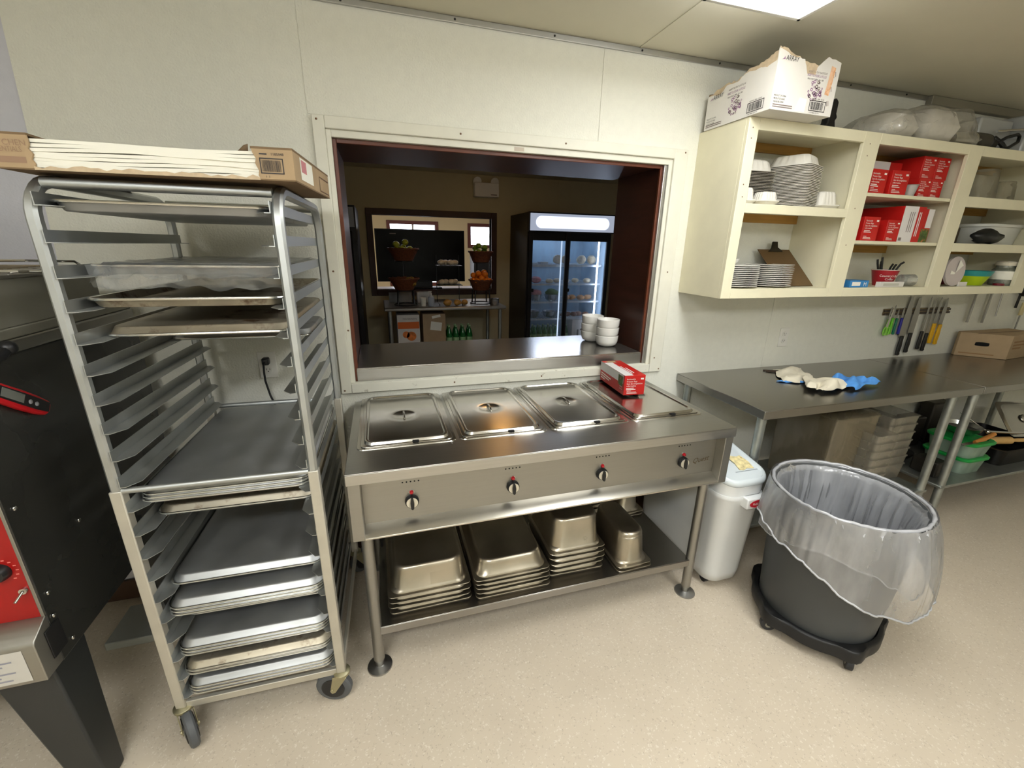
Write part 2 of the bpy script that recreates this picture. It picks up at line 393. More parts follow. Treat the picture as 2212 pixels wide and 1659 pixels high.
for (x, z) in ((-.398, 2.006), (.15, 2.0), (.62, 2.0), (1.245, 2.008), (-.395, 1.45), (1.228, 1.45), (-.4, .925), (.1, .93), (.55, .93), (1.248, .925), (1.212, .99), (-.36, 1.2)):
    mb.ball((x, -.0165, z), .0042, 8, 6, (1, .4, 1))
mb.build('screw', INKB, wroot)
mb = MB().box(.385, .43, -.0048, -.0042, 1.957, 1.972); mb.build('sticker', mat('faded_sticker', (196, 184, 168), .6), wroot)
mb = MB(); mb.box(-.365, -.345, .03, .52, .95, 1.965).box(1.146, 1.166, .03, .435, .95, 1.965).box(-.345, 1.146, .03, .50, 1.945, 1.965)
mb.build('reveal', BROWN, wroot, bevel=.002)
mb = MB(); mb.box(-.352, -.337, .016, .03, .955, 1.952).box(1.138, 1.150, .016, .03, .955, 1.952).box(-.337, 1.138, .016, .03, 1.936, 1.952)
mb.build('front_edging', mat('red_brown_edge', (96, 48, 28), .4, var=.15), wroot, bevel=.002)
t = thing('serving_counter', 'stainless steel serving counter in the window opening', 'counter', (.4, .27, .96))
MB().box(-.343, 1.144, .014, .515, .985, 1.02).build('counter_top', mat('counter_steel', (176, 172, 166), .2, .9), t, bevel=.003)
MB().box(-.343, 1.144, .012, .02, .957, 1.012).build('front_lip', STEEL, t, bevel=.001)
MB().box(-.33, 1.13, .03, .51, .951, .986).build('under_frame', STEELX, t)
# bowls
def bowl():
    t = thing('bowl', 'white china bowl', 'bowl', (0, 0, 0), 0, 'white bowls on the serving counter')
    MB().lathe([(.034, 0), (.040, .003), (.056, .012), (.063, .03), (.065, .058), (.0655, .062), (.0635, .064), (.061, .058), (.058, .03), (.046, .014), (.01, .009)], seg=36).build('body', WHITE, t, world=False)
    return t
b0 = bowl(); pos = [('topmost', 2), ('middle', 1), ('lowest', 0)]
first = True
for sx, sy, nm in ((1.03, .20, 'front stack'), (1.005, .345, 'rear stack')):
    for w_, k in pos:
        l = 'white china bowl, %s of the three in the %s' % (w_, nm)
        if first: b0.location = (sx, sy, 1.02+.046*k); b0['label'] = l; first = False
        else: dup(b0, (sx+R.uniform(-.002, .002), sy, 1.02+.046*k), None, l)

# ------------------------------------------------------------------ back room
FY = 3.95
HB = 2.43
BRW = mat('tan_back_room_wall', (200, 188, 154), .7, var=.02)
struct(MB().box(-3.2, 6, .12, 9.2, HB, HB+.02).build('ceiling_back', mat('back_room_ceiling', (206, 198, 172), .7), flat=True), 'ceiling of the back room', 'ceiling')
a0, a1, c0, c1 = -.262, 1.262, .99, 1.906
mb = MB().box(-3.2, a0, FY, FY+.1, 0, HB).box(a1, 6, FY, FY+.1, 0, HB).box(a0, a1, FY, FY+.1, 0, c0).box(a0, a1, FY, FY+.1, c1, HB)
struct(mb.build('wall_far', BRW, flat=True), 'tan wall of the back room', 'wall')
struct(MB().box(2.21, 2.225, FY-.003, FY, 0, HB).build('trim_7', BRW), 'seam batten on the tan wall', 'trim')
struct(MB().box(-3.3, -3.2, .12, 9.2, 0, HB).build('wall_far_left', BRW, flat=True), 'left wall of the back rooms', 'wall')
struct(MB().box(6, 6.1, .12, 9.2, 0, HB).build('wall_far_right', BRW, flat=True), 'right wall of the back rooms', 'wall')
wr = bpy.data.objects.new('window_2', None); COL.objects.link(wr); struct(wr, 'brown framed opening in the tan wall', 'window')
mb = MB(); q = .075
mb.box(a0-q, a0, FY-.02, FY+.11, c0-q, c1+q).box(a1, a1+q, FY-.02, FY+.11, c0-q, c1+q).box(a0, a1, FY-.02, FY+.11, c1, c1+q).box(a0, a1, FY-.02, FY+.11, c0-q, c0)
mb.build('trim', BROWNT, wr, bevel=.004)
MB().box(a0-.05, a1+.05, FY+.11, FY+.5, c0-.04, c0-.005).build('sill', mat('pale_sill', (190, 192, 200), .3), wr, bevel=.004)
# dining room beyond
DW = mat('dining_room_wall', (232, 214, 168), .7)
w1, w2 = (.05, 1.0, .75, 1.97), (1.79, 2.7, 1.58, 1.96)
mb = MB().box(-3.2, w1[0], 8, 8.1, 0, HB).box(w1[1], w2[0], 8, 8.1, 0, HB).box(w2[1], 6, 8, 8.1, 0, HB)
for q in (w1, w2): mb.box(q[0], q[1], 8, 8.1, 0, q[2]).box(q[0], q[1], 8, 8.1, q[3], HB)
struct(mb.build('wall_dining', DW, flat=True), 'warm cream wall of the dining room', 'wall')
DAY = emis('daylight_pane', (236, 242, 255), 5)
for i, q in enumerate((w1, w2)):
    r0 = bpy.data.objects.new('window_%d' % (i+3), None); COL.objects.link(r0)
    struct(r0, 'bright dining room window with white blinds', 'window')
    mb = MB(); e = .07
    mb.box(q[0]-e, q[0], 7.97, 8.1, q[2]-e, q[3]+e).box(q[1], q[1]+e, 7.97, 8.1, q[2]-e, q[3]+e).box(q[0], q[1], 7.97, 8.1, q[3], q[3]+e).box(q[0], q[1], 7.97, 8.1, q[2]-e, q[2])
    mb.build('trim', mat('red_brown_window_trim', (110, 56, 44), .5), r0, bevel=.004)
    MB().box(q[0], q[1], 8.08, 8.09, q[2], q[3]).build('pane', DAY, r0)
    mb = MB(); z = q[2]+(.35 if q is w1 else .02)
    while z < q[3]: mb.box(q[0]+.01, q[1]-.01, 8.02, 8.05, z, z+.004); z += .03
    mb.box((q[0]+q[1])/2-.02, (q[0]+q[1])/2+.02, 8.01, 8.06, q[2], q[3])
    mb.build('blind', mat('white_blind_slat', (230, 230, 226), .6), r0)
struct(MB().box(1.86, 2.06, 5.6, 5.8, 0, HB).build('pillar', mat('grey_column', (170, 172, 176), .6), bevel=.01), 'pale grey column in the dining room', 'pillar')
tag(MB().box(1.55, 2.0, 6.5, 6.9, 0, 1.42).build('dark_cabinet', mat('black_cabinet', (14, 14, 16), .4), bevel=.01), 'black cabinet standing in the dining room behind the right fruit stand', 'cabinet')
t = thing('ceiling_light', 'long fluorescent fixture on the dining room ceiling', 'ceiling light', (.6, 5.6, 2.36))
MB().box(-.9, 2.4, 5.45, 5.75, 2.37, HB-.001).build('diffuser', emis('dining_lamp', (250, 246, 255), 9), t, bevel=.01)
t = thing('ceiling_light', 'small warm lamp on the back room ceiling', 'ceiling light', (1.02, 2.35, 2.40))
MB().lathe([(.0, -.004), (.075, -.004), (.08, .03)], (1.02, 2.35, 2.40), 24, cap0=False).build('bulb', emis('warm_lamp', (255, 190, 110), 22), t)
# television on the sill
t = thing('television', 'large black flat television seen through the brown framed opening', 'television', (.34, 4.2, c0))
MB().box(-.25, .935, 4.17, 4.21, 1.075, 1.752).build('bezel', BLK, t, bevel=.004)
MB().box(-.238, .923, 4.168, 4.171, 1.087, 1.740).build('screen', mat('dark_screen', (5, 5, 6), .3, spec=.2), t)
MB().box(.2, .48, 4.2, 4.24, c0-.004, 1.1).box(.08, .6, 4.1, 4.32, c0-.004, c0+.008).build('stand', BLK, t, bevel=.003)
MB().box(-.06, .02, 4.1665, 4.1682, 1.688, 1.698).build('sticker', INKG, t)
# emergency light
t = thing('emergency_light', 'white emergency light unit high on the tan wall', 'emergency light', (1.18, FY, 2.17))
MB().box(1.02, 1.345, FY-.09, FY, 2.165, 2.335).build('housing', mat('white_lamp_box', (244, 242, 234), .5), t, bevel=.008)
for x in (1.06, 1.29):
    MB().lathe([(.02, 0), (.05, .03), (.055, .05), (.05, .052)], (0, 0, 0), 16, M=Matrix.Translation((x, FY-.03, 2.36)) @ Matrix.Rotation(1.9, 4, 'X')).box(x-.012, x+.012, FY-.05, FY-.03, 2.33, 2.37).build('lamp_head', mat('white_lamp_box', (244, 242, 234), .5), t)
MB().box(1.235, 1.315, FY-.0912, FY-.0902, 2.185, 2.197).build('print', INKG, t)

# ------------------------------------------------------------------ glass front refrigerator
FX0, FX1, FY0, FY1, FZ = 1.523, 2.656, 3.15, 3.92, 1.955
t = thing('refrigerator', 'black two door glass front drinks refrigerator with lit header', 'refrigerator', ((FX0+FX1)/2, 3.5, 0))
FB = mat('black_fridge_shell', (20, 18, 18), .4)
def header_glow():
    """lit acrylic header with a tube behind it: brightest along the tube"""
    m = bpy.data.materials.new('header_glow'); m.use_nodes = True; N = m.node_tree.nodes; L = m.node_tree.links; N.clear()
    tc = N.new('ShaderNodeTexCoord'); sp = N.new('ShaderNodeSeparateXYZ'); L.new(tc.outputs['Object'], sp.inputs[0])
    def mth(op, a, b=None):
        n = N.new('ShaderNodeMath'); n.operation = op
        for i, q in enumerate((a, b)):
            if q is None: continue
            if isinstance(q, (int, float)): n.inputs[i].default_value = q
            else: L.new(q, n.inputs[i])
        return n.outputs[0]
    dz = mth('ABSOLUTE', mth('SUBTRACT', sp.outputs['Z'], 1.845)); dx = mth('MAXIMUM', mth('SUBTRACT', mth('ABSOLUTE', mth('SUBTRACT', sp.outputs['X'], .01)), .42), 0)
    d = mth('SQRT', mth('ADD', mth('POWER', dz, 2), mth('POWER', dx, 2)))
    r = N.new('ShaderNodeMapRange'); r.interpolation_type = 'SMOOTHSTEP'; L.new(d, r.inputs[0]); r.inputs[1].default_value = .012; r.inputs[2].default_value = .075; r.inputs[3].default_value = 16; r.inputs[4].default_value = .45
    e = N.new('ShaderNodeEmission'); e.inputs[0].default_value = (*lin((222, 232, 255)), 1); L.new(r.outputs[0], e.inputs[1]); o = N.new('ShaderNodeOutputMaterial'); L.new(e.outputs[0], o.inputs[0])
    return m
mb = MB().box(FX0, FX0+.05, FY0+.04, FY1, .05, FZ).box(FX1-.05, FX1, FY0+.04, FY1, .05, FZ).box(FX0+.05, FX1-.05, FY0+.04, FY1, 1.72, FZ).box(FX0+.05, FX1-.05, FY0+.04, FY1, .05, .32)
mb.box(FX0+.02, FX1-.02, FY0+.06, FY1-.05, 0, .05)
mb.build('cabinet', FB, t, bevel=.004)
MB().box(FX0+.05, FX1-.05, FY1-.03, FY1, .32, 1.72).build('back_panel', mat('pale_blue_liner', (150, 176, 196), .5), t)
mb = MB().box(FX0+.05, FX0+.056, FY0+.06, FY1-.03, .32, 1.72).box(FX1-.056, FX1-.05, FY0+.06, FY1-.03, .32, 1.72).box(FX0+.056, FX1-.056, FY0+.06, FY1-.03, .32, .326).box(FX0+.056, FX1-.056, FY0+.06, FY1-.03, 1.714, 1.72)
mb.build('liner', mat('pale_blue_liner', (150, 176, 196), .5), t)
MB().box(FX0, FX1+.02, FY0, FY0+.04, 1.735, FZ+.005).build('header', FB, t, bevel=.004)
h = MB().box(FX0+.02, FX1, FY0-.012, FY0+.002, 1.748, FZ-.012).build('header_light', header_glow(), t, bevel=.003)
GL = film('fridge_glass', (230, 240, 250), .97, .12, .02)
for (x0, x1, y) in ((FX0+.02, 2.09, FY0+.02), (2.02, FX1-.02, FY0+.0)):
    d = MB().box(x0, x0+.05, y, y+.03, .33, 1.735).box(x1-.05, x1, y, y+.03, .33, 1.735).box(x0+.05, x1-.05, y, y+.03, 1.636, 1.735).box(x0+.05, x1-.05, y, y+.03, .33, .42).build('door', FB, t, bevel=.003)
    MB().box(x0+.05, x1-.05, y+.013, y+.016, .42, 1.636).build('glass', GL, d)
    MB().box(x0+.03, x0+.075, y-.003, y, 1.02, 1.06).build('handle', BLK, d)
MB().box(2.50, 2.515, FY0+.06, FY0+.075, .42, 1.66).build('light_strip', emis('fridge_strip', (214, 230, 255), 14), t)
MB().box(1.985, 1.997, FY0+.06, FY0+.075, .42, 1.66).build('light_strip', emis('fridge_strip_dim', (200, 220, 245), 1.2), t)
MB().box(1.62, 2.5, FY1-.3, FY1-.28, 1.695, 1.712).build('light_strip', emis('fridge_strip_top', (205, 224, 250), 16), t)
WIRE = mat('white_wire_shelf', (206, 216, 224), .4)
SHZ = (.665, .885, 1.112, 1.352)
for z in SHZ:
    mb = MB().box(1.59, 2.59, 3.26, 3.275, z-.022, z-.002)
    for k in range(26): mb.box(1.59+k*.04, 1.594+k*.04, 3.27, 3.86, z-.006, z-.001)
    mb.box(1.59, 2.59, 3.845, 3.855, z-.012, z-.002)
    mb.build('shelf', WIRE, t)
MB().box(1.60, 2.58, 3.245, 3.26, 1.322, 1.345).build('price_rail', WIRE, t)
FR = t
# contents
SB = mat('steel_bowl', (200, 202, 204), .25, 1)
def put_bowl(x, y, z, r, label):
    t = thing('steel_bowl', label, 'bowl', (x, y, z), 0, 'steel bowls in the refrigerator')
    MB().lathe([(r*.5, 0), (r*.75, .02), (r, .085), (r*1.05, .088), (r*.95, .083), (r*.68, .02), (r*.1, .012)], (x, y, z), 20).build('body', SB, t)
    return t
put_bowl(1.71, 3.36, SHZ[1], .09, 'steel bowl of pink food on the second lowest refrigerator shelf')
put_bowl(1.94, 3.36, SHZ[1], .10, 'steel bowl of green salad on the second lowest refrigerator shelf')
put_bowl(1.70, 3.38, SHZ[0], .09, 'plain steel bowl at left of the lowest refrigerator shelf')
put_bowl(1.93, 3.36, SHZ[0], .105, 'wide plain steel bowl on the lowest refrigerator shelf beside the mullion')
def lump(x, y, z, r, m, name, label, cat, sc=(1, 1, .6), group=None, seed=0):
    mb = MB(); mb.ball((x, y, z+r*sc[2]*.94), r, 14, 10, sc)
    mb.v = [tuple(Vector(v)+Vector((noise.noise(Vector(v)*28+Vector((seed, 0, 0))), noise.noise(Vector(v)*28+Vector((0, seed, 5))), noise.noise(Vector(v)*28+Vector((3, 0, seed)))*.5))*r*.22) for v in mb.v]
    mz = min(v[2] for v in mb.v); mb.v = [(a, b, c-mz+z) for a, b, c in mb.v]
    o = mb.build(name, m, angle=60); tag(o, label, cat, group); return o
PINK = mat('pink_food', (206, 132, 140), .6, var=.2, vscale=40); GREENF = mat('green_salad', (86, 122, 54), .6, var=.3, vscale=40)
lump(1.71, 3.36, SHZ[1]+.05, .08, PINK, 'cut_fruit', 'pink cut fruit heaped in a steel bowl in the refrigerator', 'fruit', seed=1)['kind'] = 'stuff'
lump(1.94, 3.36, SHZ[1]+.05, .085, GREENF, 'salad_greens', 'green salad leaves heaped in a steel bowl', 'salad', seed=2)['kind'] = 'stuff'
lump(1.72, 3.38, SHZ[2], .07, PINK, 'meat_package', 'pink wrapped meat on the second shelf of the refrigerator', 'food package', seed=3)
WRAP = mat('wrapped_bread', (206, 190, 160), .3, var=.25, vscale=30, coat=.4); BREAD = mat('bread_crust', (178, 128, 74), .5, var=.25, vscale=30)
n = 0
for (sh, xs, r, m, nm, lb) in ((3, (2.0, 2.13, 2.34, 2.50), .062, WRAP, 'sandwich', 'wrapped sandwich on the top refrigerator shelf'),
                               (2, (1.9, 2.02, 2.14, 2.28, 2.44), .05, WRAP, 'wrapped_roll', 'film wrapped roll on the second refrigerator shelf from the top'),
                               (1, (2.15, 2.25, 2.36, 2.48), .056, BREAD, 'bun', 'tan bread bun on the middle right refrigerator shelf'),
                               (0, (2.13, 2.2, 2.28, 2.36, 2.45), .05, mat('brown_sausage', (122, 84, 62), .4, var=.3, vscale=40), 'meat_roll', 'brown meat roll on the lowest right refrigerator shelf')):
    for k, x in enumerate(xs):
        n += 1; lump(x, 3.36+.03*(k % 2), SHZ[sh]+.0005, r, m, nm, lb, 'food', (1, .8, .62 if sh < 3 else .95), lb.replace('wrapped sandwich', 'sandwiches')+' group', n*3.1)
# flat trays on the top shelf, bottles at the bottom
for k, x in enumerate((1.66, 1.80)):
    o = MB().box(x-.055, x+.055, 3.3, 3.42, SHZ[3], SHZ[3]+.018+.012*k).build('food_tray', mat('clear_tray_lid', (190, 200, 206), .2), bevel=.005)
    tag(o, ('flat' if k == 0 else 'taller')+' clear food tray at left of the top refrigerator shelf', 'food tray')
BG = mat('green_bottle', (26, 110, 44), .12, coat=.5); BLB = mat('pale_bottle_label', (170, 206, 150), .5)
def bottle(x, y, z, h, r, label, group):
    t = thing('soda_bottle', label, 'bottle', (x, y, z), 0, group)
    MB().lathe([(r*.8, 0), (r, .01), (r, h*.6), (r*.75, h*.75), (r*.32, h*.9), (r*.3, h*.96)], (x, y, z), 14).build('body', BG, t)
    MB().lathe([(r*1.01, h*.28), (r*1.01, h*.52)], (x, y, z), 14, False, False).build('wrapper', BLB, t)
    MB().lathe([(r*.38, h*.94), (r*.38, h)], (x, y, z), 12).build('cap', BLB, t)
    return t
bt = bottle(1.63, 3.32, .326, .24, .033, 'green soda bottle on the floor of the refrigerator', 'green soda bottles in the refrigerator')
for j in range(2):
    for k in range(6):
        if j or k: dup(bt, (1.63+.075*k, 3.32+.09*j, .326))
dup(bt, (2.16, 3.33, .326))
t = thing('carton', 'white fruit carton with hand holes at the bottom of the refrigerator', 'box', (2.40, 3.38, .326))
MB().box(2.225, 2.56, 3.27, 3.56, .326, .635).build('body', WCARD, t, bevel=.003)
MB().box(2.30, 2.325, 3.2685, 3.27, .42, .5).box(2.45, 2.475, 3.2685, 3.27, .42, .5).build('hand_hole', INKK, t)
MB().box(2.345, 2.43, 3.2685, 3.27, .49, .51).box(2.365, 2.41, 3.2685, 3.27, .44, .49).build('print', INKB, t)
# black cooler at the left edge of the opening
t = thing('cooler', 'tall black cooler cut off at the left edge of the opening', 'refrigerator', (-.75, 3.3, 0))
MB().box(-1.25, -.415, 2.95, 3.7, 0, 1.93).build('cabinet', FB, t, bevel=.005)
MB().box(-1.23, -.43, 2.935, 2.952, 1.72, 1.91).build('header', mat('pale_header', (150, 156, 164), .4), t, bevel=.003)
MB().box(-1.2, -.46, 2.925, 2.952, .15, 1.68).build('door', mat('dark_door_glass', (14, 14, 16), .1), t, bevel=.003)

# ------------------------------------------------------------------ back room table and what is on it
t = thing('prep_table', 'stainless steel table under the brown framed opening', 'table', (.5, 3.35, 0))
MB().box(-.2, 1.215, 2.98, 3.75, .84, .88).build('table_top', STEELX, t, bevel=.012)
for x in (-.14, 1.15):
    for y in (3.04, 3.68): MB().cyl((x, y, 0), (x, y, .84), .021, seg=12).build('leg', GALV, t)
MB().box(-.17, 1.18, 3.0, 3.72, .30, .325).build('lower_shelf', GALV, t, bevel=.003)
# boxes on its lower shelf
t = thing('carton', 'white carton with an orange fruit picture under the back table', 'box', (.06, 3.25, .325))
MB().box(-.065, .19, 3.1, 3.42, .325, .782).build('body', WCARD, t, bevel=.003)
m = MB().box(-.06, .185, 3.098, 3.0995, .62, .70); m.build('orange_band', mat('orange_band', (226, 110, 40), .5), t)
m = MB(); m.lathe([(0, 0), (.055, 0), (.055, .001)], (0, 0, 0), 24, M=Matrix.Translation((.09, 3.0995, .53)) @ Matrix.Rotation(PI/2, 4, 'X')); m.lathe([(0, 0), (.04, 0), (.04, .001)], (0, 0, 0), 24, M=Matrix.Translation((.03, 3.0995, .55)) @ Matrix.Rotation(PI/2, 4, 'X'))
m.build('picture', mat('orange_picture', (230, 130, 60), .5, var=.3, vscale=30), t)
m = MB(); put_text(m, 'MANDARIN', (.0, 3.0995, .725), (1, 0, 0), (0, 0, 1), .03); m.build('print', INKG, t)
t = thing('carton', 'plain brown carton with a white label under the back table', 'box', (.36, 3.25, .325))
MB().box(.228, .495, 3.1, 3.42, .325, .785).build('body', CARD, t, bevel=.003)
m = MB(); decal(m, (.31, 3.1, .60), (1, 0, -.15), (.15, 0, 1), 0, .13, 0, .1); decal(m, (.34, 3.1, .73), (1, 0, .2), (-.2, 0, 1), 0, .1, 0, .03); m.build('label_sheet', PAPER, t)
bt2 = bottle(.55, 3.2, .326, .30, .037, 'dark green soda bottle under the back table', 'soda bottles under the back table')
bt2.name = 'soda_bottle'
for j in range(2):
    for k in range(4):
        if j or k: dup(bt2, (.55+.084*k, 3.2+.09*j, .326))
# fruit baskets on stands
WICK = mat('brown_wicker', (104, 56, 30), .6, var=.35, vscale=60, bump=.5, bscale=90)
BWIRE = mat('black_wire', (16, 16, 16), .4)
def basket(x, y, z, r0, r1, h, label):
    t = thing('fruit_basket', label, 'basket', (x, y, z))
    MB().lathe([(r0, 0), (r1, h), (r1+.012, h+.004), (r1+.012, h+.014), (r1-.006, h+.012), (r0-.008, .012), (.005, .01)], (x, y, z), 28).build('body', WICK, t)
    MB().tube([(x+(r1+.004)*cos(a), y+(r1+.004)*sin(a), z+h+.008+.004*sin(a*14)) for a in [2*PI*i/56 for i in range(56)]], .008, 6, closed=True).build('braided_rim', WICK, t)
    return t
def fruits(x, y, z, R0, n, r, m, name, label, group, heap=.0):
    rg = random.Random(n); first = None; placed = []
    tries = 0
    while len(placed) < n and tries < 3000:
        tries += 1
        a, q = rg.uniform(0, 2*PI), R0*math.sqrt(rg.random()); p = Vector((x+q*cos(a), y+q*sin(a), z+.022+heap*1.5*(1-q/R0)))
        lay = 0
        if any((p-o).length < r*1.72 for o in placed):
            p.z += r*1.5
            if any((p-o).length < r*1.72 for o in placed): continue
        placed.append(p)
        if first is None:
            first = MB().ball((0, 0, 0), r, 14, 10, (1, 1, .93)).build(name, m); tag(first, label, 'fruit', group); first.location = p
        else:
            c = first.copy(); COL.objects.link(c); c.location = p
APY = mat('yellow_green_apple', (176, 186, 60), .3, var=.15); APG = mat('green_apple', (122, 158, 50), .3, var=.12); ORA = mat('orange_peel', (232, 128, 28), .4, var=.08, bump=.2, bscale=200)
Y3 = 3.2
def stand(x, zs, rr_, label):
    t = thing('basket_stand', label, 'stand', (x, Y3, .88))
    m = MB(); m.tube([(x+.13*cos(a), Y3+.13*sin(a), .892) for a in [2*PI*i/32 for i in range(32)]], .007, 6, closed=True); m.build('foot_ring', BWIRE, t)
    for k in range(4):
        a = PI/4+PI/2*k
        MB().tube([(x+.13*cos(a), Y3+.13*sin(a), .888), (x+.12*cos(a), Y3+.12*sin(a), 1.04), (x+.10*cos(a), Y3+.10*sin(a), zs[0]-.006)], .008, 6).build('leg', BWIRE, t)
    MB().tube([(x, Y3+.21, zs[0]-.005), (x, Y3+.23, zs[0]+.1), (x, Y3+.23, zs[1]-.02), (x, Y3+.12, zs[1]-.006), (x, Y3, zs[1]-.008)], .008, 6).build('upright', BWIRE, t)
    m = MB()
    for z in zs: m.tube([(x+rr_*cos(a), Y3+rr_*sin(a), z-.006) for a in [2*PI*i/32 for i in range(32)]], .005, 6, closed=True)
    m.tube([(x, Y3+.21, zs[0]-.005), (x, Y3+.1, zs[0]-.008)], .006, 6)
    m.build('tier_ring', BWIRE, t)
    return t
stand(.055, (1.06, 1.385), .1, 'black wire two tier basket stand on the left of the back table')
stand(.95, (1.05, 1.375), .09, 'black wire two tier basket stand on the right of the back table')
basket(.055, Y3, 1.385, .10, .165, .12, 'brown wicker basket of yellow green apples, upper left'); fruits(.055, Y3, 1.475, .105, 9, .036, APY, 'apple', 'yellow green apple in the upper left wicker basket', 'yellow green apples', .03)
basket(.045, Y3, 1.06, .10, .165, .12, 'brown wicker basket nearly empty, lower left'); fruits(.09, Y3-.04, 1.11, .07, 4, .032, mat('bruised_pear', (146, 116, 40), .4), 'pear', 'dull yellow pear in the lower left wicker basket', 'pears in the lower left basket')
basket(.95, Y3, 1.375, .095, .14, .11, 'brown wicker basket of green apples, upper right'); fruits(.95, Y3, 1.455, .09, 8, .035, APG, 'apple', 'green apple in the upper right wicker basket', 'green apples', .03)
basket(.95, Y3, 1.05, .095, .14, .11, 'brown wicker basket of oranges, lower right'); fruits(.95, Y3, 1.135, .105, 16, .036, ORA, 'orange', 'orange in the lower right wicker basket', 'oranges', .05)
t = thing('snack_rack', 'black wire snack rack between the two fruit stands', 'rack', (.56, 3.2, .88))
m = MB()
for x in (.43, .70): m.tube([(x, 3.08, .88), (x, 3.08, .9), (x, 3.3, .9), (x, 3.3, 1.45)], .004, 6)
m.build('frame', BWIRE, t)
for z in (1.11, 1.33): MB().box(.42, .71, 3.1, 3.3, z, z+.006).build('tray', BWIRE, t)
for (z, nm) in ((1.336, 'upper'), (1.116, 'lower')):
    for k in range(4):
        lump(.47+.055*k, 3.16+.04*(k % 2), z+.0005, .04, WRAP, 'snack_bag', 'clear bag of snacks on the %s tray of the wire rack' % nm, 'snack', (1, .8, .8), 'snack bags on the %s tray' % nm, k+z)
m = thing('pump_bottle', 'clear sanitizer pump bottle on the back table', 'bottle', (.335, 3.1, .88))
MB().lathe([(.035, 0), (.038, .01), (.038, .1), (.014, .125), (.012, .135)], (.335, 3.1, .88), 18).build('body', mat('clear_gel', (176, 186, 200), .15), m)
MB().lathe([(.013, .13), (.013, .145), (.005, .147), (.005, .165)], (.335, 3.1, .88), 12).box(.305, .343, 3.095, 3.105, 1.04, 1.05).build('pump', WCARD, m)
m = thing('paper_cup', 'stack of white paper cups on the back table', 'cup', (.245, 3.12, .88)); MB().lathe([(.027, 0), (.036, .09), (.038, .09), (.037, .094), (.033, .09), (.026, .004)], (.245, 3.12, .88), 18).build('body', PAPER, m)
tag(MB().box(-.13, .14, 3.5, 3.52, .88, 1.0).build('paper_sign', mat('grey_paper', (150, 150, 148), .7), bevel=.001), 'grey card standing at the back of the back table', 'card')
tag(MB().box(.2, .36, 3.4, 3.5, .88, 1.01).build('white_box', WCARD, bevel=.003), 'small white box behind the pump bottle', 'box')
for k, (x, s) in enumerate(((.52, 1), (.64, .9), (.73, .85))):
    lump(x, 3.06+.03*k, .8805, .05*s, mat('amber_pastry', (190, 140, 66), .35, var=.3, vscale=30), 'pastry_box', 'clear box of pastries, %s in the row on the back table' % ('left', 'middle', 'right')[k], 'pastry', (1, .8, .8), None, k+9.)
put = thing('steel_pot', 'small steel pot on the right of the back table', 'pot', (.985, 3.06, .88))
MB().lathe([(.05, 0), (.055, .006), (.055, .075), (.06, .08), (.051, .078), (.05, .01)], (1.085, 3.06, .88), 22).build('body', SB, put)

# ------------------------------------------------------------------ steam table
TX0, TX1, TY0, TY1, TZ = -.3615, 1.1585, -.7035, -.018, .870
t = thing('steam_table', 'stainless steel four well steam table with control knobs', 'steam table', ((TX0+TX1)/2, -.36, 0))
mb = MB().box(TX0, TX1, TY0, TY1, TZ-.004, TZ).box(TX0, TX1, TY0, TY0+.004, TZ-.042, TZ-.004).box(TX0, TX1, TY1-.004, TY1, TZ-.042, TZ-.004).box(TX0, TX0+.004, TY0+.004, TY1-.004, TZ-.042, TZ-.004).box(TX1-.004, TX1, TY0+.004, TY1-.004, TZ-.042, TZ-.004)
mb.build('table_top', mat('steam_table_top_steel', (184, 183, 179), .31, 1, var=.03, vscale=3, stretch=(2, 60, 60)), t, bevel=.0015)
for x0, x1 in ((TX0+.003, TX0+.042), (TX1-.042, TX1-.003)):
    MB().box(x0, x1, TY0+.006, TY1-.03, .612, TZ-.005).build('end_panel', STEELX, t, bevel=.002)
MB().box(TX0+.042, TX1-.042, TY0+.052, TY0+.058, .642, TZ-.005).build('control_panel', STEELX, t, bevel=.001)
MB().box(TX0+.042, TX1-.042, TY1-.04, TY1-.03, .612, TZ-.005).build('back_panel', STEELX, t)
mb = MB().prism([(TY0+.006, .612), (TY0+.006, .618), (TY0+.052, .6465), (TY0+.058, .6465), (TY0+.058, .612)], 'x', TX0+.042, TX1-.042); mb.build('drip_ledge', mat('smooth_ledge_steel', (204, 200, 190), .28, 1), t, bevel=.001)
MB().box(TX0+.042, TX1-.042, TY0+.058, TY1-.04, .612, .618).build('bottom_panel', STEELX, t)
WXS = [-.155, .212, .579, .946]; WCY = -.267
mb = MB()
for x in WXS:
    for sx, q in ((.354, .0), ):
        o_ = rr(.352, .552, .025, TZ+.0035, 5, x, WCY); i_ = rr(.318, .518, .03, TZ+.0035, 5, x, WCY)
        ob = rr(.356, .556, .025, TZ-.001, 5, x, WCY); ib = rr(.314, .514, .03, TZ-.001, 5, x, WCY)
        mb.loft([ob, o_, i_, ib], closed=True)
mb.build('well_rim', LIDM, t)
KX = [-.158, .209, .577, .956]; PY = TY0+.052
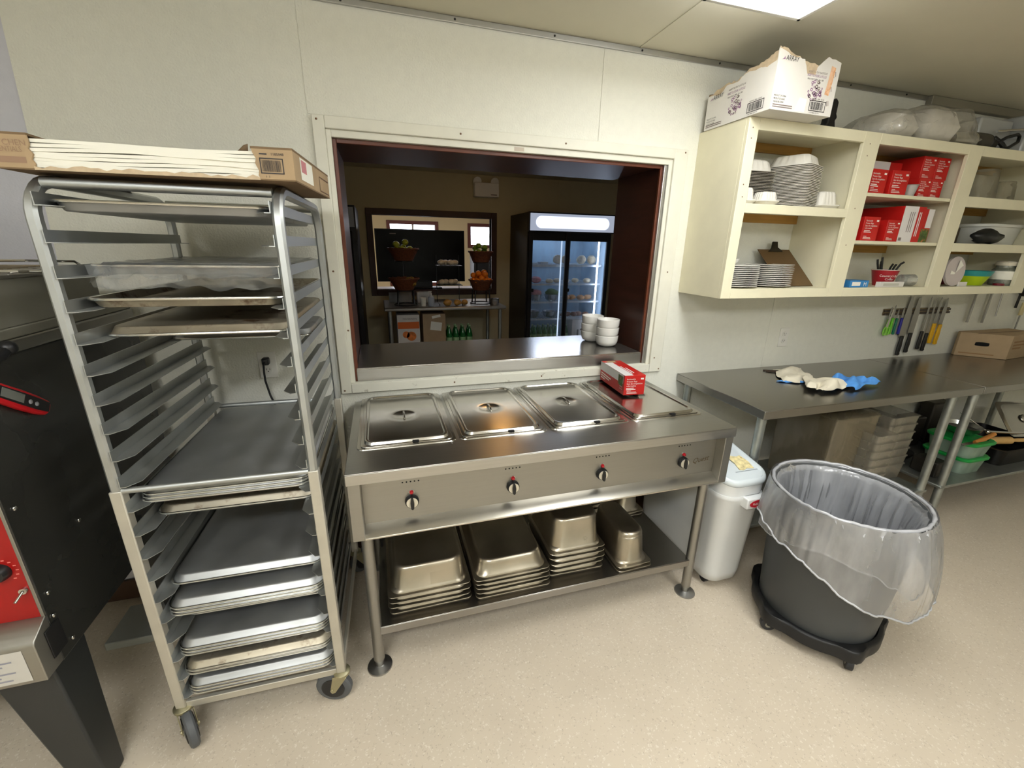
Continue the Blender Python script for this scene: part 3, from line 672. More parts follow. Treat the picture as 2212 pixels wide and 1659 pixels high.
for x in KX:
    k = MB().lathe([(.024, 0), (.024, .006), (.0225, .014), (.021, .016)], (0, 0, 0), 32, M=Matrix.Translation((x, PY-.0005, .713)) @ Matrix.Rotation(PI/2, 4, 'X')).build('knob', BLK, t)
    MB().lathe([(.0195, 0), (.0195, .0015)], (0, 0, 0), 32, M=Matrix.Translation((x, PY-.0165, .713)) @ Matrix.Rotation(PI/2, 4, 'X')).build('dial_plate', mat('satin_dial', (214, 208, 190), .35, .4), k)
    MB().prism([(x-.003, .734), (x+.003, .734), (x+.0065, .715), (x+.005, .694), (x, .690), (x-.005, .694), (x-.0065, .715)], 'y', PY-.028, PY-.017).build('pointer', BLK, k, bevel=.0015)
    MB().lathe([(.0075, 0), (.0075, .005), (.005, .009), (.001, .010)], (0, 0, 0), 16, M=Matrix.Translation((x, PY-.0005, .7475)) @ Matrix.Rotation(PI/2, 4, 'X')).build('indicator_light', mat('red_lens', (170, 16, 30), .2, coat=.5), t)
    MB().lathe([(.0095, 0), (.0095, .002)], (0, 0, 0), 16, M=Matrix.Translation((x, PY-.0003, .7475)) @ Matrix.Rotation(PI/2, 4, 'X')).build('light_bezel', CHROME, t)
    m = MB()
    for j in range(5): m.lathe([(.0028, 0), (.0028, .0005)], (0, 0, 0), 10, M=Matrix.Translation((x-.028+.0135*j, PY-.0002, .788)) @ Matrix.Rotation(PI/2, 4, 'X'))
    m.build('vent_hole', mat('hole_black', (4, 4, 4), .9), t)
m = MB(); put_text(m, 'Quest', (1.006, PY, .697), (1, 0, .10), (0, 0, 1), .034, shear=.35, sx=.95, lift=.0006); m.build('emblem', mat('embossed_steel', (120, 106, 84), .45, 1), t)
LEGX = (-.3165, 1.084); LEGY = (-.655, -.085)
for x in LEGX:
    for y in LEGY:
        l = MB().cyl((x, y, .04), (x, y, .613), .0205, seg=20).build('leg', STEELX, t)
        MB().lathe([(.0165, .04), (.0155, .012), (.022, .009), (.046, .005), (.047, 0)], (x, y, 0), 28, True, True).build('foot_flange', STEEL, l)
mb = MB().box(LEGX[0]+.012, LEGX[1]-.012, -.668, -.065, .196, .200).box(LEGX[0]+.012, LEGX[1]-.012, -.668, -.664, .163, .196).box(LEGX[0]+.012, LEGX[1]-.012, -.069, -.065, .163, .196)
mb.build('lower_shelf', STEELT, t, bevel=.0015)
MB().tube([(-.30, -.10, .60), (-.30, -.12, .45), (-.285, -.3, .32), (-.29, -.25, .24)], .006, 8).build('power_cord', BLKR, t)

def circ(r, z, n=5, cx=0, cy=0):
    return [(cx+r*cos((c+(k+.5)/(n+1))*PI/2), cy+r*sin((c+(k+.5)/(n+1))*PI/2), z) for c in range(4) for k in range(n+1)]
def make_lid():
    t = thing('pan_lid', 'lid', 'pan lid', (0, 0, 0), 0, 'steam table lids')
    R_ = [rr(.326, .53, .018, 0), rr(.328, .532, .02, .0015), rr(.326, .53, .02, .003), rr(.306, .510, .03, .0035), rr(.298, .502, .032, .0120), rr(.290, .494, .034, .0128), rr(.282, .486, .034, .0118), rr(.274, .478, .034, .0070), rr(.262, .466, .032, .0070),
          circ(.075, .0074), circ(.049, .0080), circ(.047, .0074), circ(.032, .0035), circ(.004, .0025)]
    MB().loft(R_).build('cover', LIDM, t, world=False, angle=28)
    MB().prism([(.046*cos(PI*k/12), .003+.016*sin(PI*k/12)) for k in range(13)], 'x', -.0035, .0035).build('handle', LIDM, t, world=False, bevel=.002)
    MB().box(.016, .040, -.2668, -.254, .0002, .0095).build('spoon_notch', mat('hole_black', (4, 4, 4), .9), t, world=False, bevel=.003)
    return t
L0 = make_lid()
LBL = ['stainless lid with centre handle on the leftmost well of the steam table', 'stainless lid with centre handle on the second well from the left',
       'stainless lid with centre handle on the third well from the left', 'stainless lid on the rightmost well, under the red carton']
for k, x in enumerate(WXS):
    loc = (x, WCY, TZ+.0042)
    if k == 0: L0.location = loc; L0['label'] = LBL[0]
    else: dup(L0, loc, (0, 0, (0, -.008, .006, .0)[k]), LBL[k])

# red freezer-bag carton
def carton_print(t, w, d, h, M, front=True, side=True, seed=0, top=True):
    """white lettering on a red carton, local frame: front face at y=0, x 0..w, z 0..h"""
    m = MB()
    def P(*a): return M @ Vector(a)
    def D(*a): return M.to_3x3() @ Vector(a)
    s = w/.11
    if front:
        for i, ln in enumerate(('Reclosable', 'Freezer Bags', 'Sacs de congelation', 'refermables')):
            put_text(m, ln, P(.012*s, 0, h-.022*s-.0115*s*i), D(1, 0, 0), D(0, 0, 1), .0105*s, sx=1.02)
        for i in range(2): decal(m, P(.012*s, 0, h-.066*s-.007*s*i), D(1, 0, 0), D(0, 0, 1), 0, .04*s+.01*s*i, 0, .0035*s)
        decal(m, P(w-.025*s, 0, h-.022*s), D(1, 0, 0), D(0, 0, 1), 0, .016*s, 0, .008*s)
        for i in range(3): decal(m, P(.016*s, 0, .008*s+.006*s*i), D(1, 0, 0), D(0, 0, 1), 0, (.055, .05, .022)[i]*s, 0, .0022*s)
    m.build('print', INKW, t)
ang = math.atan2(.0, 1)
RX = .060
t = thing('freezer_bag_box', 'red and white freezer bag carton standing on the rightmost steam table lid', 'box', (.866, -.292, .8925), -.075)
Mx = XF[t.name]
W_, D_, H_ = .108, .275, .098
mb = MB().box(0, W_, 0, D_, 0, H_, Mx); mb.build('carton', REDB, t, bevel=.0015)
carton_print(t, W_, D_, H_, Mx)
def P_(*a): return Mx @ Vector(a)
def D_v(*a): return Mx.to_3x3() @ Vector(a)
m = MB()
decal(m, P_(0, D_, 0), D_v(0, -1, 0), D_v(0, 0, 1), 0, D_*.72, H_*.55, H_, .0006)      # white window of the left face
m.add([tuple(P_(-.0006, D_*.28, H_*.55)), tuple(P_(-.0006, .012, H_*.55-.0)), tuple(P_(-.0006, .012, H_)), tuple(P_(-.0006, D_*.28, H_))], [(0, 1, 2, 3)])
decal(m, P_(0, 0, H_), D_v(1, 0, 0), D_v(0, 1, 0), 0, W_*.42, .0, D_*.86, .0006)
m.build('white_panel', mat('white_carton_print', (226, 222, 220), .4), t)
m = MB()
for i, q in enumerate((.12, .10, .05)): decal(m, P_(0, D_-.01, H_*.40-.012*i), D_v(0, -1, -.05), D_v(0, 0, 1), 0, q, 0, .006)
for i in range(2): decal(m, P_(W_*.52, .03+.012*i, H_), D_v(0, 1, 0), D_v(-1, 0, 0), 0, .13-.04*i, -.014*i, .006-.014*i)
put_text(m, 'Large', P_(0, .045, .034), D_v(0, -1, 0), D_v(0, 0, 1), .012); put_text(m, 'Grande', P_(0, .045, .022), D_v(0, -1, 0), D_v(0, 0, 1), .010)
m.build('print', INKW, t)
m = MB(); decal(m, P_(0, .065, H_*.40), D_v(0, -1, 0), D_v(0, 0, 1), .0, .05, .0, .05, .0009); m.build('picture', mat('vegetable_picture', (74, 96, 48), .5, var=.5, vscale=50, stain=(204, 110, 60), sthr=.55, sscale=40), t)
m = MB(); decal(m, P_(.02, D_*.86, H_), D_v(1, 0, 0), D_v(0, 1, 0), 0, .05, 0, .03, .0009); m.build('opening', CARD, t)

# ------------------------------------------------------------------ steam pans on the lower shelf
def hotel_pan(w, d, h):
    th = .0014; b = .052
    rings = [(w-b-.022-2*th, d-b-.022-2*th, .045, h-th), (w-b-.008-2*th, d-b-.008-2*th, .05, h-.012), (w-b+.012, d-b+.012, .05, .014), (w-.030, d-.030, .045, .010), (w-.026, d-.026, .04, .0006),
             (w-.002, d-.002, .02, 0), (w, d, .02, .002), (w-.002, d-.002, .02, .0038), (w-.024, d-.024, .042, .0044), (w-.028, d-.028, .047, .012), (w-b+.014, d-b+.014, .05, .0165),
             (w-b-.004, d-b-.004, .052, h-.016), (w-b-.010, d-b-.010, .052, h-.006), (w-b-.022, d-b-.022, .05, h-.0005), (w-b-.036, d-b-.036, .045, h)]
    m = MB(); rrm(m, rings, n=6); return m
def pan_stack(name, proto_args, x, y, zs, rots, labels, group, z0=.2002):
    o = None
    for z, r, l in zip(zs, rots, labels):
        if o is None:
            o = hotel_pan(*proto_args).build(name, PANM, angle=50); c = o
        else: c = o.copy(); COL.objects.link(c)
        c.location = (x+R.uniform(-.004, .004), y+R.uniform(-.004, .004), z0+z); c.rotation_euler = (0, 0, r); tag(c, l, 'steam pan', group)
def ordlab(fmt, n):
    names = {2: ['lower', 'upper'], 3: ['lowest', 'middle', 'topmost'], 4: ['lowest', 'second lowest', 'second highest', 'topmost'], 5: ['lowest', 'second lowest', 'middle', 'second highest', 'topmost']}[n]
    return [fmt % q for q in names]
pan_stack('steam_pan', (.325, .53, .108), -.105, -.352, [0, .024, .048, .072], [.01, -.015, .0, .008], ordlab('full size steam pan, %s of the upturned stack left on the lower shelf', 4), 'upturned full size pans at the left')
pan_stack('steam_pan', (.325, .53, .068), .232, -.368, [0, .020, .040, .060, .080], [.0, .014, -.01, .0, .004], ordlab('shallow steam pan, %s of the second upturned stack from the left', 5), 'upturned shallow pans, second stack')
pan_stack('steam_pan', (.265, .325, .150), .537, -.432, [0, .026, .052, .078, .104], [-.02, .01, .0, -.01, .0], ordlab('half size steam pan, %s of the upturned stack right of centre', 5), 'upturned half size pans')
pan_stack('steam_pan', (.176, .325, .150), .792, -.49, [0, .016], [.03, .02], ordlab('narrow steam pan, %s of the upturned pair at the right of the lower shelf', 2), 'upturned narrow pans in front')
pan_stack('steam_pan', (.162, .176, .10), .79, -.19, [0, .03, .06, .09], [.0, .02, -.02, .0], ordlab('small steam pan, %s of the upturned stack behind the half size pans', 4), 'upturned small pans at the back')
pan_stack('steam_pan', (.176, .20, .150), .975, -.20, [0, .016], [.0, .03], ordlab('small deep steam pan, %s of the upturned pair at the back right', 2), 'upturned small deep pans')

# ------------------------------------------------------------------ sheet pan rack
RW, RD, RH, RB = .481, .636, 1.684, .135
RKL, RKZ = (-.918, -.737, 0), -.0229
rk = thing('sheet_pan_rack', 'tall aluminium sheet pan rack on casters, cardboard box on top', 'rack', RKL, RKZ)
def ubar(u):
    c = .085; pts = [(u, 0, .90), (u, 0, RH-c)]
    pts += [(u, c-c*cos(a), RH-c+c*sin(a)) for a in [PI/2*k/7 for k in range(1, 8)]]
    pts += [(u, RD-c+c*sin(a), RH-c+c*cos(a)) for a in [PI/2*k/7 for k in range(0, 8)]]
    pts += [(u, RD, .90)]
    q = .0125; e = .006
    prof = [(q, -q+e), (q, q-e), (q-e, q), (-q+e, q), (-q, q-e), (-q, -q+e), (-q+e, -q), (q-e, -q)]
    return MB().tube(pts, 1, prof=prof, up=(1, 0, 0))
for u in (0, RW): ubar(u).build('side_frame', ALU, rk, world=False, angle=35)
for u in (0, RW):
    for w_ in (0, RD): MB().box(u-.0145, u+.0145, w_-.0145, w_+.0145, RB, .928).build('lower_post', ALUL, rk, world=False, bevel=.003)
LZ = lambda k: 1.630-.0767*k
for s, u0 in ((1, .0128), (-1, RW-.0128)):
    for k in range(20):
        z = LZ(k); m = MB()
        a, b = u0, u0+s*.002; c = u0+s*.038
        m.box(min(a, b), max(a, b), -.012, RD+.012, z, z+.026)
        P8 = [(a, -.013), (a, RD+.013), (b+s*.012, RD+.013), (c, RD-.018), (c, .018), (b+s*.012, -.013)]
        m.prism(P8, 'z', z-.002, z)
        m.build('runner', ALU, rk, world=False)
for (w_, z, r) in ((-.004, .925, .0085), (RD+.004, .925, .0085), (.034, RH-.006, .0115), (RD-.034, RH-.006, .0115)):
    MB().cyl((.0125, w_, z), (RW-.0125, w_, z), r, seg=12).build('cross_bar', ALU, rk, world=False)
for w_ in (-.006, RD+.006): MB().box(.0125, RW-.0125, w_-.002, w_+.012, RB-.01, RB+.016).build('bottom_rail', ALUL, rk, world=False, bevel=.002)
for u in (0, RW): MB().box(u-.002, u+.010, .0125, RD-.0125, RB-.01, RB+.016).build('bottom_rail', ALUL, rk, world=False, bevel=.002)
def caster(u, w_, a):
    M = Matrix.Translation((u, w_, 0)) @ Matrix.Rotation(a, 4, 'Z')
    c = MB()
    c.lathe([(.026, .118), (.028, .122), (.028, .130), (.022, .133), (.012, RB+.002)], (0, 0, 0), 20, M=M)
    for s in (-1, 1): c.prism([(-.012, .045), (.012, .045), (.026, .122), (-.026, .122), (-.034, .075)] if False else [(.022, .052), (.034, .046), (.040, .056), (.026, .122), (-.022, .122)], 'y', s*.021-.0015, s*.021+.0015, M)
    c.cyl((.032, -.026, .0635), (.032, .026, .0635), .006, seg=10, M=M)
    o = c.build('caster', mat('zinc_fork', (176, 170, 140), .4, .9, var=.1), rk, world=False, bevel=.001)
    wl = MB()
    rings = [(.022, -.0145), (.046, -.0145), (.056, -.013), (.0615, -.008), (.0625, 0), (.0615, .008), (.056, .013), (.046, .0145), (.022, .0145)]
    wl.lathe(rings, (0, 0, 0), 32, M=M @ Matrix.Translation((.032, 0, .0628)) @ Matrix.Rotation(PI/2, 4, 'X'))
    wl.build('wheel', GRUB, o, world=False, angle=30)
    wb = MB()
    for s in (-1, 1): wb.lathe([(.040, 0), (.040, .002), (.014, .004)], (0, 0, 0), 24, M=M @ Matrix.Translation((.032, s*.0145, .0628)) @ Matrix.Rotation(-s*PI/2, 4, 'X'))
    wb.build('hub', BLK, o, world=False)
caster(0, 0, -1.0); caster(RW, 0, 2.9); caster(0, RD, 1.2); caster(RW, RD, .6)

def sheet_pan(w=.446, d=.655, m=TRAY, name='sheet_pan'):
    b = MB()
    rrm(b, [(w-.040, d-.040, .03, .0236), (w-.034, d-.034, .034, .0226), (w-.014, d-.014, .04, .002), (w-.008, d-.008, .04, .0008), (w-.004, d-.004, .04, .0014), (w-.012, d-.012, .04, .0036),
            (w-.030, d-.030, .036, .0225), (w-.036, d-.036, .033, .0246), (w-.044, d-.044, .03, .025)], n=6)
    o = b.build(name, m, angle=50)
    rm = MB().tube(rr(w-.007, d-.007, .038, .004, 6), .0036, 8, closed=True); r = rm.build('rolled_rim', RIMM, o)
    return o
PANS = {}
def put_pan(k, dz, front, label, d=.655, m=TRAY, upright=False, group=None, skew=0., du=0.):
    key = (d, m.name)
    first = key not in PANS
    if first: PANS[key] = sheet_pan(.446, d, m)
    o = PANS[key] if first else dup(PANS[key])
    z = LZ(k)+dz+.0004+(.0262 if upright else 0)
    p = XF[rk.name] @ Vector((RW/2+du, 0, 0)); yv = front+d/2
    ca, sa = cos(RKZ), sin(RKZ)
    x = RKL[0]+(RW/2+du)*ca-(yv-RKL[1])*sa
    o.location = (x, yv-.006, z); o.rotation_euler = (PI if upright else 0, 0, RKZ+skew)
    tag(o, label, 'sheet pan', group)
    return o
put_pan(0, -.012, -.735, 'upright sheet pan holding a wire cooling grid at the very top of the rack', upright=True)
put_pan(2, 0, -.66, 'upright sheet pan wrapped in clear film, second pan from the top', d=.60, upright=True)
put_pan(3, 0, -.705, 'upright bare sheet pan just below the film wrapped one', m=TRAYD, upright=True)
put_pan(4, 0, -.67, 'upturned browned sheet pan below the bare upright one', m=TRAYD)
put_pan(5, 0, -.345, 'half size sheet pan, upturned and pushed far back on the rack', d=.33)
for j in range(3): put_pan(10, .009*j, -.715+.004*j, ordlab('sheet pan, %s of the upturned three just below the middle cross bar', 3)[j], group='upturned pans below the cross bar', skew=.004*j-.004)
put_pan(11, 0, -.66, 'single upturned sheet pan pushed back under the three below the cross bar', m=TRAYD)
put_pan(14, 0, -.69, 'single upturned shiny sheet pan in the middle of the lower half')
for j in range(3): put_pan(15, .009*j, -.735+.003*j, ordlab('sheet pan, %s of the upturned three under the single shiny pan', 3)[j], group='upturned pans in the lower half')
put_pan(16, 0, -.655, 'single upturned sheet pan pushed back in the lower third of the rack', m=TRAYD)
for j in range(3): put_pan(17, .009*j, -.740+.003*j, ordlab('sheet pan, %s of the upturned three, third group from the floor', 3)[j], group='upturned pans third from the floor')
for j in range(2): put_pan(18, .009*j, -.742+.003*j, ordlab('rust browned sheet pan, %s of the upturned pair second from the floor', 2)[j], m=TRAYD, group='browned pans second from the floor')
for j in range(3): put_pan(19, .009*j, -.748+.003*j, ordlab('sheet pan, %s of the upturned three nearest the floor', 3)[j], group='upturned pans nearest the floor')
# wire grid in the top pan
mb = MB(); zz = LZ(0)+.014
for k in range(22): mb.cyl((-.885+.0175*k+.005, -.70, zz), (-.885+.0175*k+.017, -.13, zz), .0013, seg=5)
for k in range(4): mb.cyl((-.885, -.70+.19*k, zz-.002), (-.505, -.71+.19*k, zz-.002), .002, seg=6)
mb.tube([(-.888, -.702, zz), (-.503, -.712, zz), (-.49, -.125, zz), (-.874, -.118, zz)], .0024, 6, closed=True)
o = mb.build('cooling_grid', CHROME); tag(o, 'wire cooling grid lying in the topmost sheet pan', 'wire grid')
# clear film around the second pan
fm = film('cling_film', (214, 216, 214), .72, .4, .12)
def ff(u, v):
    x = -.885+.43*u; y = -.675+.55*v; z = LZ(2)+.031-.004*sin(PI*u)*sin(PI*v)+.004*noise.noise(Vector((x*22, y*22, 0)))
    e = max(0, .06-v)/.06
    z -= e*(.035+.018*noise.noise(Vector((x*30, 3, 0)))); y -= e*.004
    e2 = max(0, .05-u)/.05; z -= e2*(.02)
    return (x, y, z)
mb = MB().grid(ff, 60, 50)
def ff2(u, v):
    x = -.885+.43*u; h = .03+.028*max(0, noise.noise(Vector((x*14, 1, 2)))+.3)
    return (x, -.677+.006*noise.noise(Vector((x*30, v*3, 5)))+.012*v, LZ(2)+.026-(.02+h)*v)
mb.grid(ff2, 60, 8)
o = mb.build('plastic_film', fm); tag(o, 'crumpled clear plastic film over the second sheet pan from the top', 'plastic film')

# ------------------------------------------------------------------ torn carton of pan liners on the rack
BL, BDp, BH = .575, .41, .066
t = thing('liner_box', 'torn brown cardboard carton of white pan liners on top of the rack', 'box', (-.955, -.735, 1.6985), -.085)
Mb = XF[t.name]
def torn_wall(x0, x1, z0, z1, y, seed, th=.003, amp=.006, n=24, ends=(0, 0)):
    rg = random.Random(seed)
    pts = [(x0, z0), (x1, z0)]
    for k in range(n+1):
        x = x1+(x0-x1)*k/n; pts.append((x, z1+rg.uniform(-amp, amp*.3)))
    return pts
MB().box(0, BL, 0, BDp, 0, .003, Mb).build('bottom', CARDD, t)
mb = MB(); mb.prism([(0, .003), (.066, .003), (.068, .012), (.064, .02), (.069, .03), (.063, .04), (.067, .05), (.0655, BH), (0, BH)], 'y', 0, .004, Mb); mb.build('front_wall', CARD, t)
mb = MB(); mb.prism([(.50, .003), (BL, .003), (BL, BH), (.488, BH), (.491, .055), (.496, .045), (.493, .035), (.499, .02), (.497, .01)], 'y', 0, .004, Mb)
mb.build('front_wall', CARD, t)
mb = MB(); mb.prism([(.066, .0), (.50, .0)]+[(.50-.434*k/30, .006+R.uniform(-.003, .005)) for k in range(31)], 'y', -.002, .003, Mb); mb.build('torn_edge', TORN, t)
MB().box(BL-.004, BL, .004, BDp, .003, BH, Mb).build('end_wall', CARD, t, bevel=.001)
MB().box(0, .004, .004, BDp, .003, BH, Mb).build('end_wall', CARD, t, bevel=.001)
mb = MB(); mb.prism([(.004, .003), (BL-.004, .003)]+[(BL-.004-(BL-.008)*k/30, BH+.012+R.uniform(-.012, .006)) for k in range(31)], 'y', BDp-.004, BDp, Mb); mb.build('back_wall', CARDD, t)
mb = MB()
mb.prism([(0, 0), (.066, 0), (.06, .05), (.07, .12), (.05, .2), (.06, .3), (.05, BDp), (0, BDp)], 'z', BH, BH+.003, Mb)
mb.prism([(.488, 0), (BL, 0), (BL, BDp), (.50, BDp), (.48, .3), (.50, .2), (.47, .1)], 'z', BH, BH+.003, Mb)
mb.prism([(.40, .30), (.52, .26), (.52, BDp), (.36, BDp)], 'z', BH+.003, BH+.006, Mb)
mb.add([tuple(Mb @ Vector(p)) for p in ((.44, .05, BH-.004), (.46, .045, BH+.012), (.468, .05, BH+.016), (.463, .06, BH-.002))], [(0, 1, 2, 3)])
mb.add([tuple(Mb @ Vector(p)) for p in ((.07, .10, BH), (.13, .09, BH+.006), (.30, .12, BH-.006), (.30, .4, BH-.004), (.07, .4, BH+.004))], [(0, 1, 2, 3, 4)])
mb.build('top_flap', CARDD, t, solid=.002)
F_ = lambda x, z: Mb @ Vector((x, 0, z)); FX = Mb.to_3x3() @ Vector((1, 0, 0)); FZ_ = Vector((0, 0, 1))
m = MB(); put_text(m, 'KITCHEN', F_(-.002, .045), FX, FZ_, .016, sx=.95); put_text(m, 'ESSENTIALS', F_(-.002, .033), FX, FZ_, .0145, sx=.72); decal(m, F_(.003, .012), FX, FZ_, 0, .052, 0, .012)
m.build('print', mat('pale_brown_print', (150, 122, 100), .7), t)
m = MB(); barcode(m, F_(.503, .014), FX, FZ_, 0, .05, 0, .033, 4); put_text(m, '1185948', F_(.528, .0525), FX, FZ_, .008); put_text(m, '3  3', F_(.512, .006), FX, FZ_, .006); decal(m, F_(.504, .0535), FX, FZ_, 0, .016, 0, .003)
m.build('barcode', INKK, t)
E_ = lambda y, z: Mb @ Vector((BL, y, z)); EY = Mb.to_3x3() @ Vector((0, 1, 0))
m = MB(); decal(m, E_(.06, .012), EY, FZ_, 0, .13, 0, .05); m.build('shipping_label', PAPER, t)
m = MB(); decal(m, E_(.07, .03), EY, FZ_, 0, .05, 0, .028, .0009); m.build('label_print', mat('pink_print', (196, 128, 132), .6), t)
m = MB(); decal(m, E_(.27, .008), EY, FZ_, 0, .13, 0, .003, .0008); decal(m, E_(.27, .045), EY, FZ_, 0, .13, 0, .003, .0008); decal(m, E_(.27, .008), EY, FZ_, 0, .004, 0, .04, .0008); m.build('end_print', INKB, t)
mb = MB()
z = .0035
for k in range(8):
    th = .0070
    def top(u, v, z=z, k=k):
        x = .008+.559*u-.01*(v < .02)*0; y = .004+.395*v+.0025*noise.noise(Vector((u*5, k*3.1, 0)))
        return tuple(Mb @ Vector((x, y+.004*((k*37) % 5)/5, z+.0016*sin(u*9+k*.8)+.002*noise.noise(Vector((u*6, k*1.7, v*2))))))
    n = 40
    a = [top(i/n, 0) for i in range(n+1)]; b = [top(i/n, 1) for i in range(n+1)]
    vs = a+b+[(p[0], p[1], p[2]+th*.96) for p in a]+[(p[0], p[1], p[2]+th*.96) for p in b]; q = n+1; fs = []
    for i in range(n): fs += [(i, i+1, 2*q+i+1, 2*q+i), (q+i+1, q+i, 3*q+i, 3*q+i+1), (2*q+i, 2*q+i+1, 3*q+i+1, 3*q+i), (i+1, i, q+i, q+i+1)]
    fs += [(0, 2*q, 3*q, q), (n, q+n, 3*q+n, 2*q+n)]
    mb.add(vs, fs); z += th
o = mb.build('pan_liner_paper', PAPER); tag(o, 'thick stack of white pan liner paper in the torn carton', 'paper', kind='stuff')

# ------------------------------------------------------------------ oven at the left edge
OXR = -1.08; OXL = -2.05
t = thing('oven', 'black and steel oven with red control panel at the left edge', 'oven', (-1.55, -.45, 0))
OB = -.10; OF = -.845
MB().box(OXL, OXR, OF+.004, OB, .50, 1.292).build('body', BLKP, t, bevel=.004)
MB().box(OXL, OXR-.006, OF, OF+.004, .655, 1.25).build('front_panel', mat('red_control_panel', (150, 12, 10), .42, var=.12, vscale=6, bump=.05, bscale=30), t, bevel=.001)
MB().box(OXR-.006, OXR+.001, OF-.001, OF+.006, .655, 1.25).build('corner_strip', STEELX, t, bevel=.001)
MB().prism([(OF-.055, .505), (OF+.004, .505), (OF+.004, .655), (OF, .655), (OF-.05, .625), (OF-.055, .615)], 'x', OXL, OXR+.001).build('base_ledge', STEELX, t, bevel=.002)
MB().box(OXR+.001, OXR+.004, OF-.02, OF+.03, .535, .62).build('slot_plate', BLK, t, bevel=.001)
m = MB()
for (y, z) in ((OF+.03, .95), (OF+.03, .70), (OF+.022, .635), (OF+.05, .53), (OF+.35, .53), (OF+.62, .53), (OF+.2, .80)): m.ball((OXR+.002, y, z), .006, 10, 6, (.6, 1, 1))
m.build('screw', CHROME, t)
pl = MB(); decal(pl, (OXR-.295, OF-.055, .515), (1, 0, 0), (0, 0, 1), 0, .27, 0, .095, .0006); pl = pl.build('rating_plate', mat('silver_label', (196, 194, 188), .4, .2), t)
m = MB()
for i in range(7): decal(m, (OXR-.29, OF-.055, .525+.011*i), (1, 0, 0), (0, 0, 1), 0, (.23, .21, .24, .05, .22, .24, .2)[i], 0, .0045, .0012)
m.build('plate_print', mat('grey_blue_print', (140, 140, 150), .5), pl)
TXs, TZs = OXR-.016, .742
MB().cyl((TXs, OF, TZs), (TXs, OF-.008, TZs), .008, seg=14).cyl((TXs, OF-.008, TZs), (TXs-.004, OF-.030, TZs-.012), .0032, seg=10).build('toggle_switch', CHROME, t)
KXo, KZo = OXR-.046, .802
k = MB().lathe([(.022, 0), (.021, .012), (.017, .020)], (0, 0, 0), 24, M=Matrix.Translation((KXo, OF, KZo)) @ Matrix.Rotation(PI/2, 4, 'X')).build('thermostat_knob', BLK, t)
m = MB()
for a in range(-2, 5): decal(m, (KXo+.032*cos(a*.4), OF, KZo+.032*sin(a*.4)), (1, 0, 0), (0, 0, 1), -.003, .003, -.0014, .0014)
m.build('dial_mark', mat('pink_mark', (220, 120, 110), .5), t)
# stainless upper casing
GREYS = mat('dull_grey_casing', (150, 148, 136), .45, .4, var=.06, vscale=4)
MB().box(OXL, OXR+.004, -.80, OB-.005, 1.292, 1.325).build('moulding', STEELX, t, bevel=.006)
MB().box(OXL, OXR, -.78, -.105, 1.325, 1.352).build('upper_band', GREYS, t, bevel=.004)
MB().box(OXL, OXR, -.70, -.262, 1.352, 1.466).build('upper_casing', GREYS, t, bevel=.004)
MB().box(OXL, OXR+.006, -.715, -.255, 1.466, 1.476).build('top_plate', STEELX, t, bevel=.003)
for (x, y) in ((OXR-.075, OF+.045), (OXR-.075, OB-.08), (OXL+.1, OF+.045), (OXL+.1, OB-.08)):
    a_, b_ = .064, .036
    MB().loft([[(x-b_+.03, y-b_, 0), (x+b_+.03, y-b_, 0), (x+b_+.03, y+b_, 0), (x-b_+.03, y+b_, 0)], [(x-a_, y-a_, .505), (x+a_, y-a_, .505), (x+a_, y+a_, .505), (x-a_, y+a_, .505)]]).build('leg', mat('black_leg', (40, 42, 42), .45, var=.08), t, bevel=.006)
# wire racks resting on the oven
t = thing('oven_rack', 'bent wire oven rack lying on top of the oven', 'wire rack', (-1.4, -.45, 1.477))
zz = 1.482; m = MB()
m.tube([(-1.95, -.66, zz), (-1.06, -.60, zz), (-.985, -.50, zz), (-1.0, -.34, zz), (-1.95, -.33, zz)], .0045, 8, closed=True)
m.tube([(-1.95, -.62, zz+.022), (-1.10, -.50, zz+.022), (-1.04, -.42, zz+.018), (-1.03, -.40, zz)], .0035, 8)
m.build('outer_wire', CHROME, t)
m = MB()
for k in range(9): m.cyl((-1.95, -.63+.033*k, zz), (-1.02, -.585+.028*k, zz), .0022, seg=6)
m.build('cross_wire', CHROME, t)
tag(MB().box(-1.9, -1.13, -.62, -.36, 1.4766, 1.4855).build('baking_stone', mat('brown_stained_board', (120, 104, 76), .7, var=.3, vscale=14), bevel=.002), 'thin brown stained tray lying on the oven under the wire rack', 'tray')
# thermometer stuck to the oven side
t = thing('thermometer', 'red and black digital thermometer hanging on the side of the oven', 'thermometer', (OXR+.002, -.70, 1.18), 0)
p0, p1 = Vector((OXR, -.835, 1.275)), Vector((OXR, -.64, 1.138)); d = (p1-p0).normalized(); nn = Vector((1, 0, 0)); s = d.cross(nn)
def TP(a, b, c): return tuple(p0+d*a+s*b+nn*c)
L_ = (p1-p0).length
body = [(0, .016), (.06, .022), (.15, .025), (.20, .024), (L_-.006, .020), (L_, .012)]
def outl(k, c): return [TP(a, b*k, c) for a, b in body]+[TP(a, -b*k*.95, c) for a, b in reversed(body)]
MB().loft([outl(.9, .0015), outl(1, .006), outl(1, .014), outl(.8, .019)]).build('case', mat('red_thermometer', (196, 24, 34), .4), t, bevel=.002)
MB().loft([[TP(a, b*.62, .0192) for a, b in body[:-1]]+[TP(a, -b*.62, .0192) for a, b in reversed(body[:-1])], [TP(a, b*.58, .021) for a, b in body[:-1]]+[TP(a, -b*.58, .021) for a, b in reversed(body[:-1])]]).build('face', BLK, t)
MB().loft([[TP(a, b, .0212) for a, b in ((.085, -.010), (.15, -.010), (.15, .011), (.085, .011))], [TP(a, b, .0222) for a, b in ((.085, -.010), (.15, -.010), (.15, .011), (.085, .011))]]).build('display', mat('lcd_grey', (112, 116, 110), .25), t)
m = MB()
